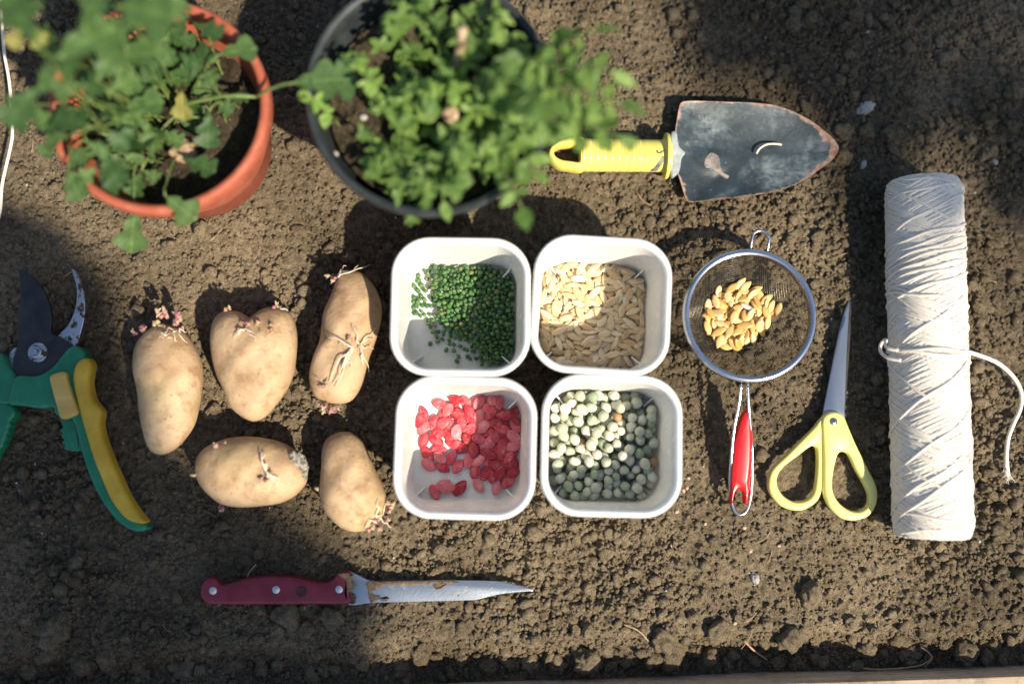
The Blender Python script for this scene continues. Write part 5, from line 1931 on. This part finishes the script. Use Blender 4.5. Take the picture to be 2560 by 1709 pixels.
# -- weeds in the grey pot
pl2 = thing("weed_clump", np.array([c2[0], c2[1], SOIL2]), "dense clump of small round-leaved green weeds filling the grey pot", "plant")
rng = np.random.default_rng(61)
tops = []
for k in range(120):
    rr, aa = R2 * .80 * math.sqrt(rng.random()), rng.uniform(0, 6.28)
    b = np.array([c2[0] + rr * math.cos(aa), c2[1] + rr * math.sin(aa), SOIL2])
    if rr * math.cos(aa) < -R2 * .48 and rng.random() < .75: continue
    top = b + np.array([rng.normal(.004, .010), rng.normal(-.002, .010), rng.uniform(.016, .060)])
    tops.append((b, top))
nl, rest = 0, []
for b, top in tops:
    stem(pl2, b, top, .0007, .0005, .002)
    for lv in range(int(rng.integers(2, 4))):
        u = 1 - lv * .28
        p = b + (top - b) * u
        a0 = rng.uniform(0, 6.28)
        for s in range(int(rng.integers(2, 5))):
            sz2 = rng.uniform(.005, .0105) * (1.1 if lv else .85)
            ang = a0 + s * (2.2 + rng.normal(0, .25))
            if nl < 295:
                put_leaf(pl2, SML[nl % 4], p, ang, sz2, rng.uniform(-.1, .6), rng.normal(0, .3)); nl += 1
            else:
                mx = Matrix.Rotation(ang, 4, 'Z') @ Matrix.Rotation(-rng.uniform(-.1, .6), 4, 'Y') @ Matrix.Rotation(rng.normal(0, .3), 4, 'X')
                mx.translation = Vector(p)
                rest.append((SML[nl % 4], mx, sz2)); nl += 1
if rest:
    Vs, Fs, n = [], [], 0
    for me, mx, s in rest:
        v = np.array([q.co[:] for q in me.vertices]) * s
        A_ = np.array(mx)
        Vs.append(v @ A_[:3, :3].T + A_[:3, 3]); Fs += [tuple(i + n for i in p.vertices) for p in me.polygons]; n += len(v)
    o = part(pl2, "lower_leaves", (np.concatenate(Vs), Fs), M['leaf_light'])
    o["kind"] = "stuff"

pl3 = thing("leafy_shoots", np.array([c2[0] + .03, c2[1] - .005, SOIL2]), "taller light green shoots leaning out of the grey pot over the trowel handle", "plant")
rng = np.random.default_rng(71)
# shoot tips in the zoomed crop of the grey pot, height of the tip
SH = [((1300, 420), (1450, 330), .15), ((1450, 500), (1850, 180), .17), ((1400, 560), (1950, 420), .18), ((1400, 620), (2000, 600), .18), ((1350, 700), (1980, 800), .17), ((1300, 760), (1850, 800), .16), ((1200, 850), (1420, 1220), .145),
      ((1250, 700), (1600, 620), .19), ((1100, 620), (1400, 480), .18), ((1150, 800), (1400, 950), .15), ((900, 850), (850, 1100), .13), ((1050, 780), (1080, 930), .145), ((700, 560), (830, 560), .14), ((1200, 300), (1300, 100), .16), ((1250, 760), (1650, 740), .175), ((1300, 800), (1500, 1010), .15), ((900, 900), (960, 1180), .13), ((760, 700), (700, 1130), .125), ((1300, 500), (1620, 380), .17)]
for (bx, by), (ex, ey), z in SH:
    b = P(*SB([(bx, by)])[0], SOIL2 + .004); b[2] = SOIL2
    e = P(*SB([(ex, ey)])[0], z)
    ctrl = [b, b * .75 + e * .25 + np.array([0, 0, (z - SOIL2) * .40]), b * .35 + e * .65 + np.array([0, 0, (z - SOIL2) * .25]), e]
    q = smooth_poly(ctrl, 24, False)
    part(pl3, "stem", tube(q, np.linspace(.0012, .0006, 24), 5), M['stem'])
    L = np.linalg.norm(np.diff(q, axis=0), axis=1).sum()
    d0 = math.atan2(e[1] - b[1], e[0] - b[0])
    nn = max(int(L / .011), 4)
    for i in range(nn):
        u = .25 + .75 * (i + 1) / nn
        p = q[min(int(u * 23), 23)]
        last = i == nn - 1
        for s in ((0,) if last else (-1, 1)):
            put_leaf(pl3, BIG[i % 2] if rng.random() < .3 else SML[int(rng.integers(0, 4))], p, d0 + s * rng.uniform(.7, 1.4) + rng.normal(0, .2), rng.uniform(.009, .017), rng.uniform(-.5, .35), rng.normal(0, .4))
bigleaf = [((1300, 410), 300, 20, .155), ((850, 600), 260, -70, .13), ((1250, 500), 220, -60, .16)]
for (x, y), L, dg, z in bigleaf:
    mid = P(*SB([(x, y)])[0], z); size = L * .4257 * (CAM_H - z) / FPX; ang = R_(dg)
    b = mid - size * .5 * np.array([math.cos(ang), math.sin(ang), 0])
    put_leaf(pl3, BIG[0], b, ang, size, .1, rng.normal(0, .2))
    stem(pl3, np.array([b[0] + .01, b[1], SOIL2]), b, .0011, .0008, .004)
# cut woody stubs
q = [P(*SB([(1020, 460)])[0], SOIL2 + .006), P(*SB([(1040, 380)])[0], SOIL2 + .022), P(*SB([(1065, 290)])[0], SOIL2 + .040), P(*SB([(1072, 175)])[0], SOIL2 + .062)]
single("woody_stub", tube(smooth_poly(q, 20, False), np.linspace(.0040, .0034, 20) * (1 + .12 * np.sin(np.arange(20) * 1.3)), 10), M['dry_stem'], "tall pale cut woody stem standing in the middle of the grey pot", "stem")
q = [P(*SB([(1020, 620)])[0], SOIL2 - .004), P(*SB([(1008, 650)])[0], SOIL2 + .018), P(*SB([(1000, 680)])[0], SOIL2 + .038)]
single("woody_stub", tube(smooth_poly(q, 14, False), np.linspace(.0052, .0046, 14) * (1 + .1 * np.sin(np.arange(14) * 1.7)), 10), M['dry_stem'], "short pale cut woody stump in the grey pot below the taller stem", "stem")
PEB2 = mesh("pebble", ico(2)[0] * np.array([1, .8, .7]), ico(2)[1], M['pebble_grey'])
for k, (x, y) in enumerate(((290, 910), (320, 905), (260, 270), (345, 150), (490, 690), (200, 640), (395, 75))):
    p = P(*SB([(x, y)])[0], SOIL2 + .004)
    o = bpy.data.objects.new("pebble", PEB2); o.location = tuple(p); o.scale = (.0028,) * 3
    tag(o, "small pale pebble on the soil along the left inside of the grey pot", "pebble", "pebbles in the grey pot"); link(o)

# ================================================================== unseen leaf masses added to cast the shade patches on the bed
def make_shade_caster(name, polys, foot, label, seed):
    """added foliage out of view; leaves spread sunward of each soil patch to shade it"""
    r = np.random.default_rng(seed)
    foot = np.array([foot[0], foot[1], -.03])
    t = thing(name, foot, label, "plant")
    Vs, Fs, n = [], [], 0
    cen = []
    for poly, count, z0, z1, ls in polys:
        W = PP(poly, 0)[:, :2]
        lo, hi = W.min(0), W.max(0)
        k = 0
        while k < count:
            g = r.uniform(lo, hi)
            if not in_poly(g[:1], g[1:], W)[0]: continue
            k += 1
            z = r.uniform(z0, z1)
            p = np.array([g[0], g[1], 0]) + SDIR * (z / SDIR[2])
            cen.append(p)
            s = ls * r.uniform(.7, 1.3)
            a1 = r.uniform(0, 6.28)
            nrm = SDIR + r.normal(0, .35, 3); nrm /= np.linalg.norm(nrm)
            u = np.cross(nrm, [math.cos(a1), math.sin(a1), .2]); u /= np.linalg.norm(u)
            w = np.cross(nrm, u)
            for cu, cw, cn in ((0, 0, 0), (.25, .32, .04), (.6, .34, .06), (1, 0, -.05), (.6, -.34, .06), (.25, -.32, .04)):
                Vs.append(p + s * ((cu - .5) * u + cw * w + cn * nrm))
            Fs += [(n, n + 1, n + 2), (n, n + 2, n + 3), (n, n + 3, n + 4), (n, n + 4, n + 5)]
            n += 6
    o = part(t, "foliage", (np.array(Vs), Fs), M['leaf_light'])
    o["kind"] = "stuff"
    cen = np.array(cen)
    for k in range(7):
        e = cen[int(r.integers(0, len(cen)))]
        q = smooth_poly([foot + r.normal(0, .02, 3) * np.array([1, 1, 0]), foot * .6 + e * .4 + np.array([0, 0, .15]), e], 16, False)
        part(t, "stem", tube(q, np.linspace(.006, .003, 16), 6), M['stem'])
    return t


SHADE_A = [(-500, 540), (120, 585), (190, 660), (240, 760), (300, 900), (330, 1020), (400, 1150), (500, 1285), (640, 1300), (740, 1385), (880, 1425), (885, 1640), (885, 2100), (-500, 2100)]
SHADE_B = [(2010, -400), (2090, 80), (2085, 430), (2120, 540), (2190, 470), (2260, 400), (2340, 330), (2420, 430), (2540, 640), (2900, 640), (2900, -400)]
SHADE_C = [(1640, -300), (2010, -300), (2090, 100), (2085, 300), (1900, 180), (1760, 150)]
fa = P(1900, 3300, 0); fb = P(4300, 2600, 0)
make_shade_caster("added_shade_caster", [(SHADE_A, 900, .9, 1.6, .055)], (.70, -1.15), "added leaf mass shading the lower left, out of view below the frame", 5)  # added sun blocker, its leaves outlined to throw the lower-left shade
make_shade_caster("added_shade_caster", [(SHADE_B, 250, 1.3, 2.3, .050), (SHADE_C, 60, 1.3, 2.2, .05)], (1.65, -1.25), "added leaf mass shading the upper right, out of view off the right side", 6)  # second added blocker, thinner, for the dappled upper-right and top shade
